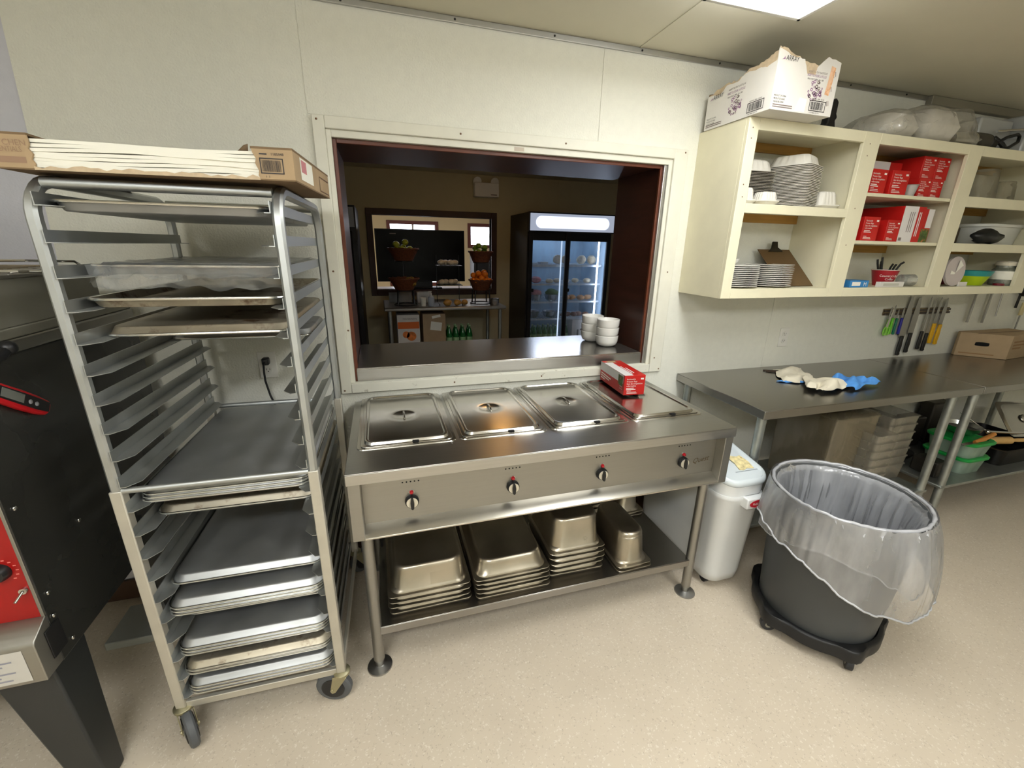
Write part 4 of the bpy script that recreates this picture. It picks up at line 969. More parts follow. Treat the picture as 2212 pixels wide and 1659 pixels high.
for a in (.17, .19): m.ball(TP(a, .002, .0212), .006, 10, 6, (.5, 1, 1))
m.build('button', mat('silver_button', (150, 150, 154), .35), t)
# door latch
t = thing('door_latch', 'black knobbed door latch on the oven side at the left edge', 'latch', (OXR, -.77, 1.32))
MB().tube([(OXR-.001, -.80, 1.30), (OXR+.03, -.80, 1.30), (OXR+.035, -.755, 1.305), (OXR+.035, -.735, 1.315)], .011, 10).build('arm', BLK, t)
MB().ball((OXR+.035, -.728, 1.318), .017, 14, 10).build('knob', BLK, t); MB().ball((OXR+.02, -.80, 1.345), .013, 12, 8).build('knob', BLK, t)
MB().box(OXR-.001, OXR+.012, -.85, -.78, 1.285, 1.37).build('plate', BLK, t, bevel=.003)
tag(MB().box(-1.36, -.99, -.30, -.10, .0005, .035).build('floor_tray', mat('pale_grey_plastic', (150, 152, 146), .5), bevel=.004), 'flat pale grey tray on the floor beneath the oven', 'tray')

# outlets
def outlet(x, z, label, cord):
    t = thing('outlet', label, 'outlet', (x, -.001, z))
    MB().box(x-.035, x+.035, -.006, -.0005, z-.058, z+.058).build('cover_plate', mat('white_outlet_plate', (226, 224, 216), .35), t, bevel=.003)
    for dz in (.021, -.021):
        s = MB(); s.loft([rr(.034, .028, .012, .0, 4), rr(.033, .027, .012, .002, 4)], M=Matrix.Translation((x, -.0062, z+dz)) @ Matrix.Rotation(PI/2, 4, 'X')); s = s.build('socket', mat('white_outlet_plate', (226, 224, 216), .35), t)
        MB().box(x-.008, x-.006, -.0088, -.0082, z+dz-.002, z+dz+.007).box(x+.006, x+.008, -.0088, -.0082, z+dz-.002, z+dz+.006).box(x-.002, x+.002, -.0088, -.0082, z+dz-.009, z+dz-.005).build('slot', INKK, s)
    if cord:
        p = thing('power_cord', 'black plug and cord hanging from the outlet behind the rack', 'cord', (x, -.01, z+.02))
        MB().box(x-.013, x+.013, -.04, -.0085, z+.006, z+.036).build('plug', BLK, p, bevel=.005)
        MB().tube([(x-.002, -.038, z+.02), (x-.004, -.05, z+.01), (x-.006, -.052, z-.02), (x-.008, -.045, z-.06), (x-.002, -.03, z-.13), (x+.02, -.02, z-.22), (x+.05, -.02, z-.34), (x+.06, -.02, z-.6)], .0042, 8).build('cable', BLKR, p)
outlet(-.697, 1.062, 'white wall outlet behind the sheet pan rack', True)
outlet(2.123, 1.066, 'white wall outlet above the worktop under the cabinet', False)

# ------------------------------------------------------------------ ingredient bin
bx, by = 1.284, -.388
t = thing('ingredient_bin', 'white rolling ingredient bin with clear slanted lid beside the steam table', 'bin', (bx, by, 0))
rings = [(.165, .56, .05, .040), (.19, .585, .06, .046), (.20, .60, .06, .09), (.228, .632, .065, .495), (.24, .646, .068, .508), (.243, .65, .07, .520), (.238, .644, .068, .53)]
m = MB(); rrm(m, rings, bx, by, 8); m.build('body', BIN, t, angle=60)
def lz(y):
    s = y-(by-.325)
    return .585+.25*min(s, .46)+.01*max(0, s-.46)
def lring(w, d, r, dz): return [(x, y, lz(y)+dz) for x, y, _ in rr(w, d, r, 0, 10, bx, by)]
CLR = mat('clear_bin_lid', (206, 214, 218), .18, spec=.6, coat=.3)
m = MB(); m.loft([lring(.238, .644, .07, -.008), lring(.247, .655, .073, 0), lring(.247, .655, .073, .012), lring(.238, .646, .07, .022), lring(.226, .632, .065, .024), lring(.216, .622, .06, .016), lring(.18, .58, .05, .016)], cap1=True)
m.build('lid', CLR, t, angle=60)
m = MB(); m.loft([rr(.232, .640, .068, .527, 8, bx, by), [(x, y, lz(y)-.008) for x, y, _ in rr(.236, .642, .068, 0, 8, bx, by)]]); m.build('upper_collar', BIN, t)
h = MB().box(bx-.025, bx+.10, by-.352, by-.31, .478, .530).build('lid_handle', BIN, t, bevel=.006)
hx = bx+.04
MB().loft([[(hx+.052*cos(a), by-.3525, .504+.019*sin(a)) for a in [2*PI*i/28 for i in range(28)]], [(hx+.052*cos(a), by-.354, .504+.019*sin(a)) for a in [2*PI*i/28 for i in range(28)]]]).build('badge', mat('red_badge', (190, 24, 44), .35), h)
m = MB(); put_text(m, 'Rubbermaid', (hx, by-.3542, .5005), (1, 0, 0), (0, 0, 1), .0165, 'CENTER', sx=.92); m.build('badge_print', INKW, h)
def LP(x, y, dz): return (x, y, lz(y)+dz)
m = MB()
pg = [(1.285, -.640), (1.305, -.645), (1.33, -.636), (1.365, -.642), (1.372, -.60), (1.36, -.555), (1.335, -.56), (1.31, -.55), (1.29, -.558), (1.294, -.60)]
m.loft([[LP(x, y, .0165) for x, y in pg], [LP(x, y, .0175) for x, y in pg]]); m.build('torn_label', mat('torn_yellow_label', (214, 200, 150), .8, var=.25, vscale=60, stain=(150, 110, 60), sthr=.58, sscale=40), t)
m = MB(); m.add([LP(1.255, -.652, .0168), LP(1.378, -.652, .0168), LP(1.378, -.647, .0168), LP(1.255, -.647, .0168)], [(0, 1, 2, 3)]); m.build('label_slot', mat('slot_grey', (150, 158, 164), .3), t)
for x in (bx-.06, bx+.06):
    for y in (by-.23, by+.23):
        MB().cyl((x-.010, y, .022), (x+.010, y, .022), .0215, seg=18).box(x-.012, x+.012, y-.014, y+.014, .022, .042).build('caster', BLK, t)

# ------------------------------------------------------------------ trash can, liner, dolly
CX, CY = 1.535, -.935
t = thing('trash_dolly', 'black round five wheel dolly under the grey trash can', 'dolly', (CX, CY, 0))
def dr(a): return .240+.026*max(0, cos(5*(a-.62)))**2
m = MB(); n = 80
angs = [2*PI*i/n for i in range(n)]
m.loft([[(CX+(dr(a)-.012)*cos(a), CY+(dr(a)-.012)*sin(a), .040) for a in angs], [(CX+dr(a)*cos(a), CY+dr(a)*sin(a), .046) for a in angs], [(CX+dr(a)*cos(a), CY+dr(a)*sin(a), .092) for a in angs], [(CX+(dr(a)-.006)*cos(a), CY+(dr(a)-.006)*sin(a), .099) for a in angs],
        [(CX+.221*cos(a), CY+.221*sin(a), .099) for a in angs], [(CX+.217*cos(a), CY+.217*sin(a), .064) for a in angs], [(CX+.06*cos(a), CY+.06*sin(a), .060) for a in angs], [(CX+.05*cos(a), CY+.05*sin(a), .042) for a in angs]], closed=True)
m.build('deck', BLK, t, angle=50)
for k in range(5):
    a = .62+2*PI*k/5; x, y = CX+.232*cos(a), CY+.232*sin(a)
    c = MB().cyl((x, y, .03), (x, y, .062), .022, seg=16).build('caster', BLKR, t)
    b_ = a+R.uniform(.4, 1.4); ux, uy = cos(b_), sin(b_)
    MB().cyl((x-ux*.012+uy*.01, y-uy*.012-ux*.01, .0292), (x+ux*.012+uy*.01, y+uy*.012-ux*.01, .0292), .029, seg=22).build('wheel', mat('dark_wheel', (44, 44, 46), .45), c, bevel=.003)
    MB().cyl((x-ux*.0135+uy*.01, y-uy*.0135-ux*.01, .0292), (x+ux*.0135+uy*.01, y+uy*.0135-ux*.01, .0292), .012, seg=16).build('hub', mat('pale_hub', (150, 148, 136), .4, .4), c)
t = thing('trash_can', 'round grey plastic trash can on a black dolly', 'trash can', (CX, CY, .066))
prof = [(.04, .0665), (.208, .0665), (.214, .072), (.2475, .610), (.2475, .622), (.258, .626), (.261, .634), (.258, .642), (.250, .643), (.244, .636), (.243, .62), (.208, .085), (.04, .080)]
MB().lathe(prof, (CX, CY, 0), 64).build('body', CANM, t)
# liner: folded out over the rim, hanging skirt, loose inside
t = thing('trash_bag', 'clear plastic bag lining the grey trash can, folded over the rim', 'bag', (CX, CY, .62))
LIN = film('clear_liner', (250, 251, 254), .68, .42, .2, .45)
HEM = [(0, .44), (40, .46), (90, .48), (130, .50), (150, .505), (163, .485), (180, .455), (195, .44), (211, .40), (230, .345), (250, .315), (270, .295), (290, .30), (310, .33), (335, .38), (360, .44)]
HEM2 = [(0, .46), (60, .48), (130, .44), (150, .43), (163, .445), (180, .47), (211, .50), (235, .48), (255, .43), (275, .37), (295, .36), (320, .40), (360, .46)]
FLR = [(0, .045), (60, .012), (130, .010), (150, .03), (163, .028), (180, .022), (211, .02), (250, .03), (280, .05), (300, .062), (320, .062), (340, .055), (360, .045)]
def itp(tab, d):
    d %= 360
    for (a, b), (c, e) in zip(tab, tab[1:]):
        if a <= d <= c:
            q = (d-a)/(c-a); q = q*q*(3-2*q); return b+(e-b)*q
NA = 220
def skirt(hem, r0, flare, seed, nv=26, amp=1.0):
    m = MB(); vs = []
    for j in range(nv+1):
        v = j/nv
        for i in range(NA):
            d = 360*i/NA; a = math.radians(d)
            zt = .651+.004*noise.noise(Vector((cos(a)*9, sin(a)*9, seed)))+.003*noise.noise(Vector((cos(a)*25, sin(a)*25, seed)))
            zb = itp(hem, d)+.008*noise.noise(Vector((cos(a)*6, sin(a)*6, seed+5)))
            z = zt+(zb-zt)*v
            r = r0+(.0015 if v == 0 else .006)+itp(FLR, d)*flare*(1-(1-min(1, v*1.15))**2)
            wv = noise.noise(Vector((cos(a)*5.5+seed, sin(a)*5.5, z*4)))*.5+noise.noise(Vector((cos(a)*16, sin(a)*16+seed, z*3+d*.02)))*.35+noise.noise(Vector((cos(a)*34, sin(a)*34, z*9+seed)))*.16
            r += amp*.017*wv*min(1, v*3.2+.12)
            base = .2475+(.010 if z > .615 else .0)
            r = max(r, base+.012 if z > .60 else .214+(z-.072)*.0623+.006)
            vs.append((CX+r*cos(a), CY+r*sin(a), z))
    fs = [(j*NA+i, j*NA+(i+1) % NA, (j+1)*NA+(i+1) % NA, (j+1)*NA+i) for j in range(nv) for i in range(NA)]
    return m.add(vs, fs)
skirt(HEM, .262, 1., 2.).build('outer_skirt', LIN, t, angle=180)
skirt(HEM2, .2575, .55, 7., 20, .7).build('inner_fold', LIN, t, angle=180)
# thicker hems
def hemline(hem, r0, flare, seed, rad):
    pts = []
    for i in range(NA):
        d = 360*i/NA; a = math.radians(d); zb = itp(hem, d)+.008*noise.noise(Vector((cos(a)*6, sin(a)*6, seed+5)))
        r = r0+.006+itp(FLR, d)*flare; z = zb
        wv = noise.noise(Vector((cos(a)*5.5+seed, sin(a)*5.5, z*4)))*.5+noise.noise(Vector((cos(a)*16, sin(a)*16+seed, z*3+d*.02)))*.35+noise.noise(Vector((cos(a)*34, sin(a)*34, z*9+seed)))*.16
        r += (1. if flare == 1 else .7)*.017*wv
        r = max(r, .214+(z-.072)*.0623+.006)
        pts.append((CX+r*cos(a), CY+r*sin(a), z))
    return MB().tube(pts, rad, 6, closed=True)
hemline(HEM, .262, 1., 2., .0042).build('hem', film('liner_hem', (240, 242, 248), .3, .5, .18, .3), t, angle=180)
hemline(HEM2, .2575, .55, 7., .0026).build('hem', film('liner_hem', (240, 242, 248), .3, .5, .18, .3), t, angle=180)
m = MB(); vs = []; nv = 40
for j in range(nv+1):
    v = j/nv
    for i in range(NA):
        d = 360*i/NA; a = math.radians(d)
        z = .651-.52*v+.003*noise.noise(Vector((cos(a)*9, sin(a)*9, 2.)))
        rc = .246-(.64-z)*.0625
        q = noise.noise(Vector((cos(a)*6, sin(a)*6, 11+v*1.2)))*.5+noise.noise(Vector((cos(a)*15, sin(a)*15, 4+v*1.6)))*.4+noise.noise(Vector((cos(a)*30+v*3, sin(a)*30, v*2)))*.22
        r = rc-.010-.030*min(1, v*5)*max(0, q+.35)
        if v == 0: r = .2585
        elif j == 1: r = .247
        vs.append((CX+r*cos(a), CY+r*sin(a), z if v else .652))
m.add(vs, [(j*NA+i, j*NA+(i+1) % NA, (j+1)*NA+(i+1) % NA, (j+1)*NA+i) for j in range(nv) for i in range(NA)]+[tuple(nv*NA+i for i in range(NA))])
m.build('inside', film('clear_liner_inside', (246, 248, 254), .56, .32, .2, .35), t, angle=180)
# bunched collar: many small gathers along the rim
m = MB()
rg = random.Random(3)
pts = [(CX+(.2575+.004*noise.noise(Vector((cos(a)*20, sin(a)*20, 1))))*cos(a), CY+(.2575+.004*noise.noise(Vector((cos(a)*20, sin(a)*20, 1))))*sin(a), .649+.005*noise.noise(Vector((cos(a)*22, sin(a)*22, 8)))) for a in angs]
m.tube(pts, [.0055+.002*rg.random() for _ in pts], 7, closed=True)
for k in range(46):
    a = rg.gauss(math.radians(300), .55) if k < 30 else rg.uniform(0, 2*PI)
    z0 = .652; l = rg.uniform(.015, .05); da = rg.uniform(-.06, .06); r0 = .262
    m.add([(CX+r0*cos(a), CY+r0*sin(a), z0), (CX+r0*cos(a+.03), CY+r0*sin(a+.03), z0-.002), (CX+(r0+.016)*cos(a+.02+da), CY+(r0+.016)*sin(a+.02+da), z0-l), (CX+(r0+.008)*cos(a+da), CY+(r0+.008)*sin(a+da), z0-l*.8)], [(0, 1, 2, 3)])
m.build('gathered_rim', film('liner_rim', (242, 243, 248), .34, .5, .2, .35), t, angle=60)

# ------------------------------------------------------------------ work tables on the right
def worktable(name, label, x0, x1, legs, shelf):
    t = thing(name, label, 'table', ((x0+x1)/2, -.32, 0))
    y0, y1, z = -.620, -.006, .886
    MB().box(x0, x1, y0, y1, z-.003, z).box(x0, x1, y0, y0+.003, z-.042, z-.003).box(x0, x0+.003, y0+.003, y1, z-.042, z-.003).box(x1-.003, x1, y0+.003, y1, z-.042, z-.003).box(x0, x1, y1-.003, y1, z-.042, z-.003).build('table_top', STEELT, t, bevel=.0015)
    MB().box(x0+.06, x1-.06, y0+.06, y1-.06, z-.03, z-.003).build('under_channel', STEELX, t)
    for x in legs:
        for y in (y0+.05, y1-.05):
            l = MB().cyl((x, y, .05), (x, y, z-.004), .0205, seg=18).build('leg', GALV, t)
            MB().lathe([(.014, .055), (.013, .03), (.022, .014), (.024, 0)], (x, y, 0), 18).build('foot', BLK, l)
    if shelf:
        MB().box(legs[0]-.03, legs[1]+.03, y0+.03, y1-.03, .232, .250).build('lower_shelf', GALV, t, bevel=.004)
    return t
worktable('work_table', 'long stainless steel work table under the wall cabinet', 1.388, 2.886, (1.434, 2.745), True)
worktable('work_table', 'second stainless work table at the far right edge, pans on its shelf', 2.892, 4.45, (2.925, 4.38), True)
# cloths
CLW = mat('cream_terry_cloth', (222, 214, 194), .9, var=.05, vscale=30, bump=.4, bscale=220); CLB = mat('blue_microfibre', (84, 150, 224), .9, var=.08, vscale=30, bump=.4, bscale=220)
def cloth(name, m, label, outline, h, seed, folds, nu=46, nv=34):
    """crumpled cloth: outline = 4 corner points on the table, humps of height h"""
    a, b, c, d = [Vector((*p, 0)) for p in outline]
    def fn(u, v):
        p = (a*(1-u)+b*u)*(1-v)+(d*(1-u)+c*u)*v
        e = min(u, 1-u, v, 1-v); edge = min(1, e*7)
        z = 0
        for (fx, fy, fr, am) in folds:
            s = u*fx+v*fy; z += am*(.5+.5*sin(s*fr+seed))
        q = noise.noise(Vector((u*4+seed, v*4, seed)))
        z = h*(.22+.78*max(0, min(1, z+q*.45)))*(.42+.58*edge)
        p += Vector((noise.noise(Vector((u*3, v*3, seed+9))), noise.noise(Vector((u*3+7, v*3, seed))), 0))*.022
        return (p.x, p.y, .8875+max(.0015, z))
    o = MB().grid(fn, nu, nv).build(name, m, angle=180, solid=.0028, sub=1); tag(o, label, 'cloth'); return o
cloth('cloth', CLB, 'crumpled blue microfibre cloth beside the cream towel on the work table', [(2.00, -.40), (2.09, -.50), (2.33, -.46), (2.22, -.30)], .055, 2.2, [(1.6, .6, 9, .55), (.3, 1.5, 7, .4)])
cloth('cloth', CLB, 'narrow strip of blue cloth under the cream towel on the work table', [(1.83, -.275), (1.86, -.305), (1.96, -.335), (1.94, -.30)], .012, 5.2, [(1, .6, 7, .5)], 20, 10)
cloth('towel', CLW, 'crumpled cream towel lying on the work table', [(1.835, -.43), (1.90, -.50), (2.11, -.47), (2.02, -.27)], .062, .6, [(1.3, .5, 6, .55), (.4, 1.4, 8, .4)])
cloth('towel', CLW, 'flat folded cream towel behind the crumpled one on the work table', [(1.985, -.085), (1.85, -.30), (2.0, -.36), (2.20, -.10)], .030, 3.6, [(1.5, .4, 8, .5), (.4, 1.2, 6, .4)])
o = MB().tube([(1.935, -.075, .889), (1.955, -.10, .893), (1.99, -.13, .896), (2.02, -.15, .894)], .004, 6).tube([(1.93, -.10, .8888), (1.96, -.125, .891), (2.0, -.15, .893)], .004, 6).build('dark_strap', mat('dark_brown_strap', (54, 40, 30), .7)); tag(o, 'dark brown strap sticking out from the folded towel', 'strap')
# cardboard box on the table
t = thing('cardboard_box', 'closed brown cardboard box with a hand hole on the work table at right', 'box', (3.67, -.085, .8868), -.36)
Mc = XF[t.name]; bw, bd, bh = .50, .25, .155
# local x along the long side to the right, short end faces the camera's left
MB().box(0, bd, -.26, 0, 0, bh, Mc).build('body', CARD, t, bevel=.002) if False else None
m = MB(); q = [(3.66, -.055), (3.845, -.245), (4.235, -.205), (4.235, -.03), (3.68, -.03)]
m.prism(q, 'z', .8868, 1.052); m.build('body', CARD, t, bevel=.002)
e0, e1 = Vector((3.66, -.055, 0)), Vector((3.845, -.245, 0)); ed = (e1-e0).normalized()
hole = MB(); c0_ = e0+ed*.125+Vector((0, 0, .978)); nrm = ed.cross(Vector((0, 0, 1)))
hole.add([tuple(c0_+nrm*.0008+ed*(.036*max(-1, min(1, 1.5*cos(a))))+Vector((0, 0, .014*sin(a)))) for a in [2*PI*i/20 for i in range(20)]], [tuple(range(20))]); hole.build('hand_hole', mat('hole_black', (4, 4, 4), .9), t)
m = MB(); f0 = Vector((3.845, -.245, 0)); fd = (Vector((4.235, -.205, 0))-f0).normalized()
for i, q in enumerate((.16, .22, .12)): decal(m, f0+Vector((0, 0, 1.0-.022*i)), fd, (0, 0, 1), .03, .03+q, 0, .012)
decal(m, e0+Vector((0, 0, .905)), ed, (0, 0, 1), .02, .20, 0, .008)
m.build('print', mat('faded_brown_print', (146, 112, 74), .7), t)
MB().box(3.70, 4.23, -.135, -.125, 1.0522, 1.0532).build('lid_seam', INKB, t)
tag(MB().lathe([(.05, 0), (.06, .02), (.06, .10), (.02, .12)], (4.33, -.13, .8868), 20).build('red_jar', mat('dark_red_plastic', (110, 18, 34), .35)), 'dark red container right of the cardboard box', 'container')

# ------------------------------------------------------------------ clear food pans under the table
CP = film('clear_polycarbonate', (204, 196, 176), .66, .3, .12, .3)
def clear_pan(w, d, h, lip=.018):
    m = MB(); rrm(m, [(w-.030, d-.030, .012, 0), (w-.024, d-.024, .014, .005), (w-.008, d-.008, .016, h-.005), (w+lip-.018, d+lip-.018, .018, h-.004), (w+lip-.018, d+lip-.018, .018, h), (w-.012, d-.012, .016, h), (w-.028, d-.028, .014, .009), (w-.036, d-.036, .012, .004)]); return m
def clear_stack(x, y, w, d, h, step, n, label, group):
    o = clear_pan(w, d, h).build('food_pan', CP); o.location = (x, y, .2505); tag(o, label, 'food pan', group)
    for k in range(1, n):
        c = o.copy(); COL.objects.link(c); c.location = (x+R.uniform(-.003, .003), y, .2505+k*step)
clear_stack(2.655, -.275, .235, .36, .105, .052, 7, 'clear food pan in the tall nested stack beside the right table legs', 'tall stack of clear food pans')
clear_stack(2.365, -.46, .16, .20, .09, .048, 7, 'small clear food pan in the front nested stack under the work table', 'front stack of small clear food pans')
t = thing('storage_bin', 'big clear storage bin at the back left of the nested food pans', 'bin', (2.24, -.26, .2505))
clear_pan(.44, .40, .45).v
m = MB(); mm = clear_pan(.34, .36, .46); m.add([(x+2.22, y-.30, z+.2505) for x, y, z in mm.v], mm.f); m.build('body', film('clear_bin_body', (180, 166, 136), .6, .25, .15, .3), t)
m = MB(); rrm(m, [(.35, .37, .04, .7115), (.35, .37, .04, .72), (.33, .35, .04, .728)], 2.22, -.30); m.build('cover', film('clear_bin_body', (180, 166, 136), .6, .25, .15, .3), t)

# ------------------------------------------------------------------ second table shelf
ZS = .2505
GRT = mat('green_tub_lid', (30, 150, 66), .35); GRC = film('green_clear_tub', (190, 214, 196), .35, .2, .2, .4)
def tub(x0, x1, y0, y1, z, h, label):
    t = thing('food_tub', label, 'tub', ((x0+x1)/2, (y0+y1)/2, z), 0, 'green lidded tubs')
    cx, cy, w, d = (x0+x1)/2, (y0+y1)/2, x1-x0, y1-y0
    m = MB(); rrm(m, [(w-.05, d-.05, .04, z), (w-.02, d-.02, .045, z+h-.012), (w-.03, d-.03, .04, z+h-.012), (w-.056, d-.056, .035, z+.004)], cx, cy); m.build('body', GRC, t)
    m = MB(); rrm(m, [(w, d, .05, z+h-.018), (w+.004, d+.004, .05, z+h-.006), (w-.006, d-.006, .05, z+h), (w-.05, d-.05, .045, z+h), (w-.06, d-.06, .04, z+h-.005)], cx, cy); m.build('lid', GRT, t)
tub(3.16, 3.41, -.545, -.29, ZS, .11, 'green lidded tub under the upper one on the second table shelf')
tub(3.155, 3.405, -.55, -.29, ZS+.1105, .105, 'green lidded tub stacked on top of another on the second table shelf')
PANB = mat('dark_frying_pan', (34, 32, 30), .4, .6)
def fry_pan(cx, cy, z, r, ang, label, m, handle, hlen=.2, tilt=0.):
    t = thing('frying_pan', label, 'pan', (cx, cy, z), ang, None, tilt)
    MB().lathe([(r*.75, 0), (r*.97, .035), (r, .042), (r*.975, .042), (r*.74, .004), (.01, .003)], seg=36).build('body', m, t, world=False)
    MB().tube([(r*.97, 0, .036), (r+.05, 0, .05), (r+.05+hlen*.3, 0, .058)], .007, 8).build('shank', CHROME, t, world=False)
    MB().tube([(r+.05+hlen*.25, 0, .057), (r+.05+hlen*.6, 0, .064), (r+.05+hlen, 0, .066)], [.010, .013, .011], 12).build('handle', handle, t, world=False)
WOODH = mat('orange_wood_handle', (190, 126, 60), .45, var=.15); WOODP = mat('pale_wood', (214, 172, 108), .5, var=.12)
fry_pan(3.55, -.24, ZS+.0005, .15, 2.2, 'dark frying pan behind the green tubs', PANB, BLK, .12)
fry_pan(3.06, -.20, ZS+.0005, .12, 1.2, 'dark pan at the left end of the second table shelf', PANB, BLK, .1)
t = thing('strainer_bowl', 'shallow shiny steel bowl lying on the upper green tub', 'bowl', (3.36, -.37, .4663)); MB().lathe([(.05, 0), (.09, .03), (.098, .055), (.095, .055), (.086, .03), (.01, .004)], (3.33, -.385, .4663), 30).build('body', SB, t)
t = thing('spatula', 'spatula with orange wooden handle lying on the front of the upper green tub', 'spatula', (3.25, -.52, .467))
MB().tube([(3.225, -.515, .470), (3.29, -.52, .482), (3.37, -.525, .512)], [.009, .014, .012], 12).build('handle', WOODH, t); MB().box(3.10, 3.23, -.53, -.505, .4665, .4685).build('blade', CHROME, t)
MB()
t = thing('deep_pan', 'dark deep roasting pan right of the green tubs', 'pan', (3.8, -.36, ZS))
m = MB(); rrm(m, [(.46, .34, .04, ZS), (.50, .38, .05, ZS+.11), (.52, .40, .05, ZS+.113), (.49, .37, .05, ZS+.115), (.45, .33, .04, ZS+.004)], 3.80, -.34); m.build('body', PANB, t)
t = thing('rolling_pin', 'pale wooden rolling pin lying across the dark roasting pan', 'rolling pin', (3.7, -.45, ZS+.116))
MB().cyl((3.50, -.40, ZS+.142), (3.74, -.455, ZS+.142), .025, seg=18).build('barrel', WOODP, t); MB().tube([(3.74, -.455, ZS+.142), (3.80, -.468, ZS+.142), (3.90, -.49, ZS+.140)], [.010, .014, .012], 12).build('handle', WOODP, t)
tag(MB().tube([(3.52, -.30, ZS+.124), (3.66, -.34, ZS+.124), (3.80, -.40, ZS+.124)], [.009, .007, .009], 10).build('wooden_spoon', WOODP), 'thin wooden spoon handle beside the rolling pin', 'spoon')
t = thing('pot_lid', 'shiny rectangular steel lid leaning at the right edge of the shelf', 'lid', (3.95, -.36, .37), -.1, None, .0)
Ml = Matrix.Translation((3.92, -.40, .372)) @ Matrix.Rotation(-.25, 4, 'Z') @ Matrix.Rotation(.85, 4, 'X')
m = MB(); m.loft([rr(.30, .26, .03, 0, 6, .12, .13), rr(.30, .26, .03, .003, 6, .12, .13), rr(.27, .23, .03, .012, 6, .12, .13), rr(.25, .21, .03, .010, 6, .12, .13)], M=Ml); m.build('cover', LIDM, t)
MB().lathe([(.02, .010), (.03, .016), (.026, .022), (.01, .024)], (0, 0, 0), 18, M=Ml @ Matrix.Translation((.12, .13, 0))).build('knob', LIDM, t)
t = thing('strainer', 'long steel skimmer lying over the pans on the second table shelf', 'strainer', (3.6, -.44, .46))
MB().tube([(3.55, -.42, .462), (3.75, -.44, .44), (4.0, -.47, .42)], .007, 8).tube([(3.45, -.30, .56), (3.52, -.40, .48), (3.55, -.42, .462)], .004, 8).build('handle', CHROME, t)
MB().ball((3.545, -.418, .462), .014, 12, 8).build('joint', CHROME, t)
for k, (x, y, w_, d_, h_) in enumerate(((3.02, -.44, .10, .14, .10), (3.35, -.10, .16, .1, .22), (3.62, -.08, .2, .09, .30))):
    o = MB().box(x-w_/2, x+w_/2, y-d_/2, y+d_/2, ZS, ZS+h_).build('dark_container', mat('dark_container', (50, 46, 40), .4, .3), bevel=.01); tag(o, ('small dark container at the left end of the second table shelf', 'dark container against the wall behind the green tubs', 'tall dark container against the wall behind the roasting pan')[k], 'container')

# ------------------------------------------------------------------ magnetic strip and knives
t = thing('knife_strip', 'dark magnetic knife strip with two bars on the wall', 'knife rack', (3.23, -.001, 1.2))
MB().box(2.915, 3.545, -.010, -.0005, 1.178, 1.220).build('back_plate', mat('strip_cream', (120, 104, 74), .5), t, bevel=.002)
for z in (1.186, 1.206): MB().box(2.912, 3.548, -.016, -.0095, z-.0055, z+.0065).build('magnet_bar', mat('dark_magnet_bar', (46, 32, 22), .4), t, bevel=.001)
def knife(x, zb, zt, ztip, wb, m, label, hw=.013, blade=STEEL, lean=0., grp=None):
    t = thing('knife', label, 'knife', (x, -.017, zb), 0, grp)
    pts = [(x-wb/2, zt), (x+wb/2, zt), (x+wb/2+lean, zt+(ztip-zt)*.55), (x+wb*.1+lean, ztip), (x-wb*.3+lean, ztip-.01), (x-wb/2+lean, zt+(ztip-zt)*.5)]
    MB().prism([(a, b) for a, b in pts], 'y', -.0185, -.0168).build('blade', blade, t)
    hp = [(x-hw*.8, zt+.004), (x+hw*.8, zt+.004), (x+hw*.75, zt-.03), (x+hw*.95, (zb+zt)/2), (x+hw*.8, zb+.02), (x+hw*1.15, zb+.008), (x+hw*.4, zb), (x-hw*.7, zb+.003), (x-hw*.9, (zb+zt)/2), (x-hw*.7, zt-.03)]
    MB().prism(hp, 'y', -.027, -.0145).build('handle', m, t, bevel=.004)
KB = mat('black_knife_handle', (20, 20, 21), .45)
knife(3.135, .901, 1.032, 1.300, .062, KB, 'long black handled knife with wide blade, first of the four black ones', .019)
knife(3.210, .917, 1.050, 1.297, .056, KB, 'long black handled knife, second of the four black ones', .019)
knife(3.318, .935, 1.058, 1.296, .02, KB, 'slim black handled boning knife, third of the four black ones', .017)
knife(3.372, .920, 1.043, 1.290, .02, KB, 'slim black handled boning knife, fourth of the black ones, next to yellow', .017)
knife(3.42, .972, 1.108, 1.289, .025, YEL, 'yellow handled knife with narrow blade on the magnetic strip', .019)
knife(3.482, .961, 1.100, 1.284, .04, YEL, 'yellow handled knife with wide blade at the right end of the strip', .019)
knife(2.965, 1.058, 1.150, 1.235, .018, mat('pale_green_handle', (140, 206, 80), .45), 'pale green paring knife, leftmost on the magnetic strip', .014)
knife(2.998, 1.052, 1.158, 1.245, .018, GRN, 'bright green paring knife second from the left on the strip', .012)
knife(3.036, 1.048, 1.155, 1.22, .014, mat('teal_handle', (20, 112, 84), .45), 'teal handled paring knife between green and blue ones', .009)
knife(3.083, 1.049, 1.156, 1.23, .02, mat('blue_handle', (42, 42, 150), .45), 'blue handled paring knife beside the long black knives', .011)
t = thing('scissors', 'green handled kitchen scissors at the left end of the magnetic strip', 'scissors', (2.94, -.03, 1.05))
for cx_ in (2.935, 2.962): MB().tube([(cx_+.014*cos(a), -.032, 1.078+.026*sin(a)) for a in [2*PI*i/20 for i in range(20)]], .004, 8, closed=True).build('handle_loop', mat('pale_green_handle', (140, 206, 80), .45), t)
MB().prism([(2.935, 1.10), (2.95, 1.10), (2.966, 1.215), (2.958, 1.23)], 'y', -.034, -.030).build('blade', CHROME, t)
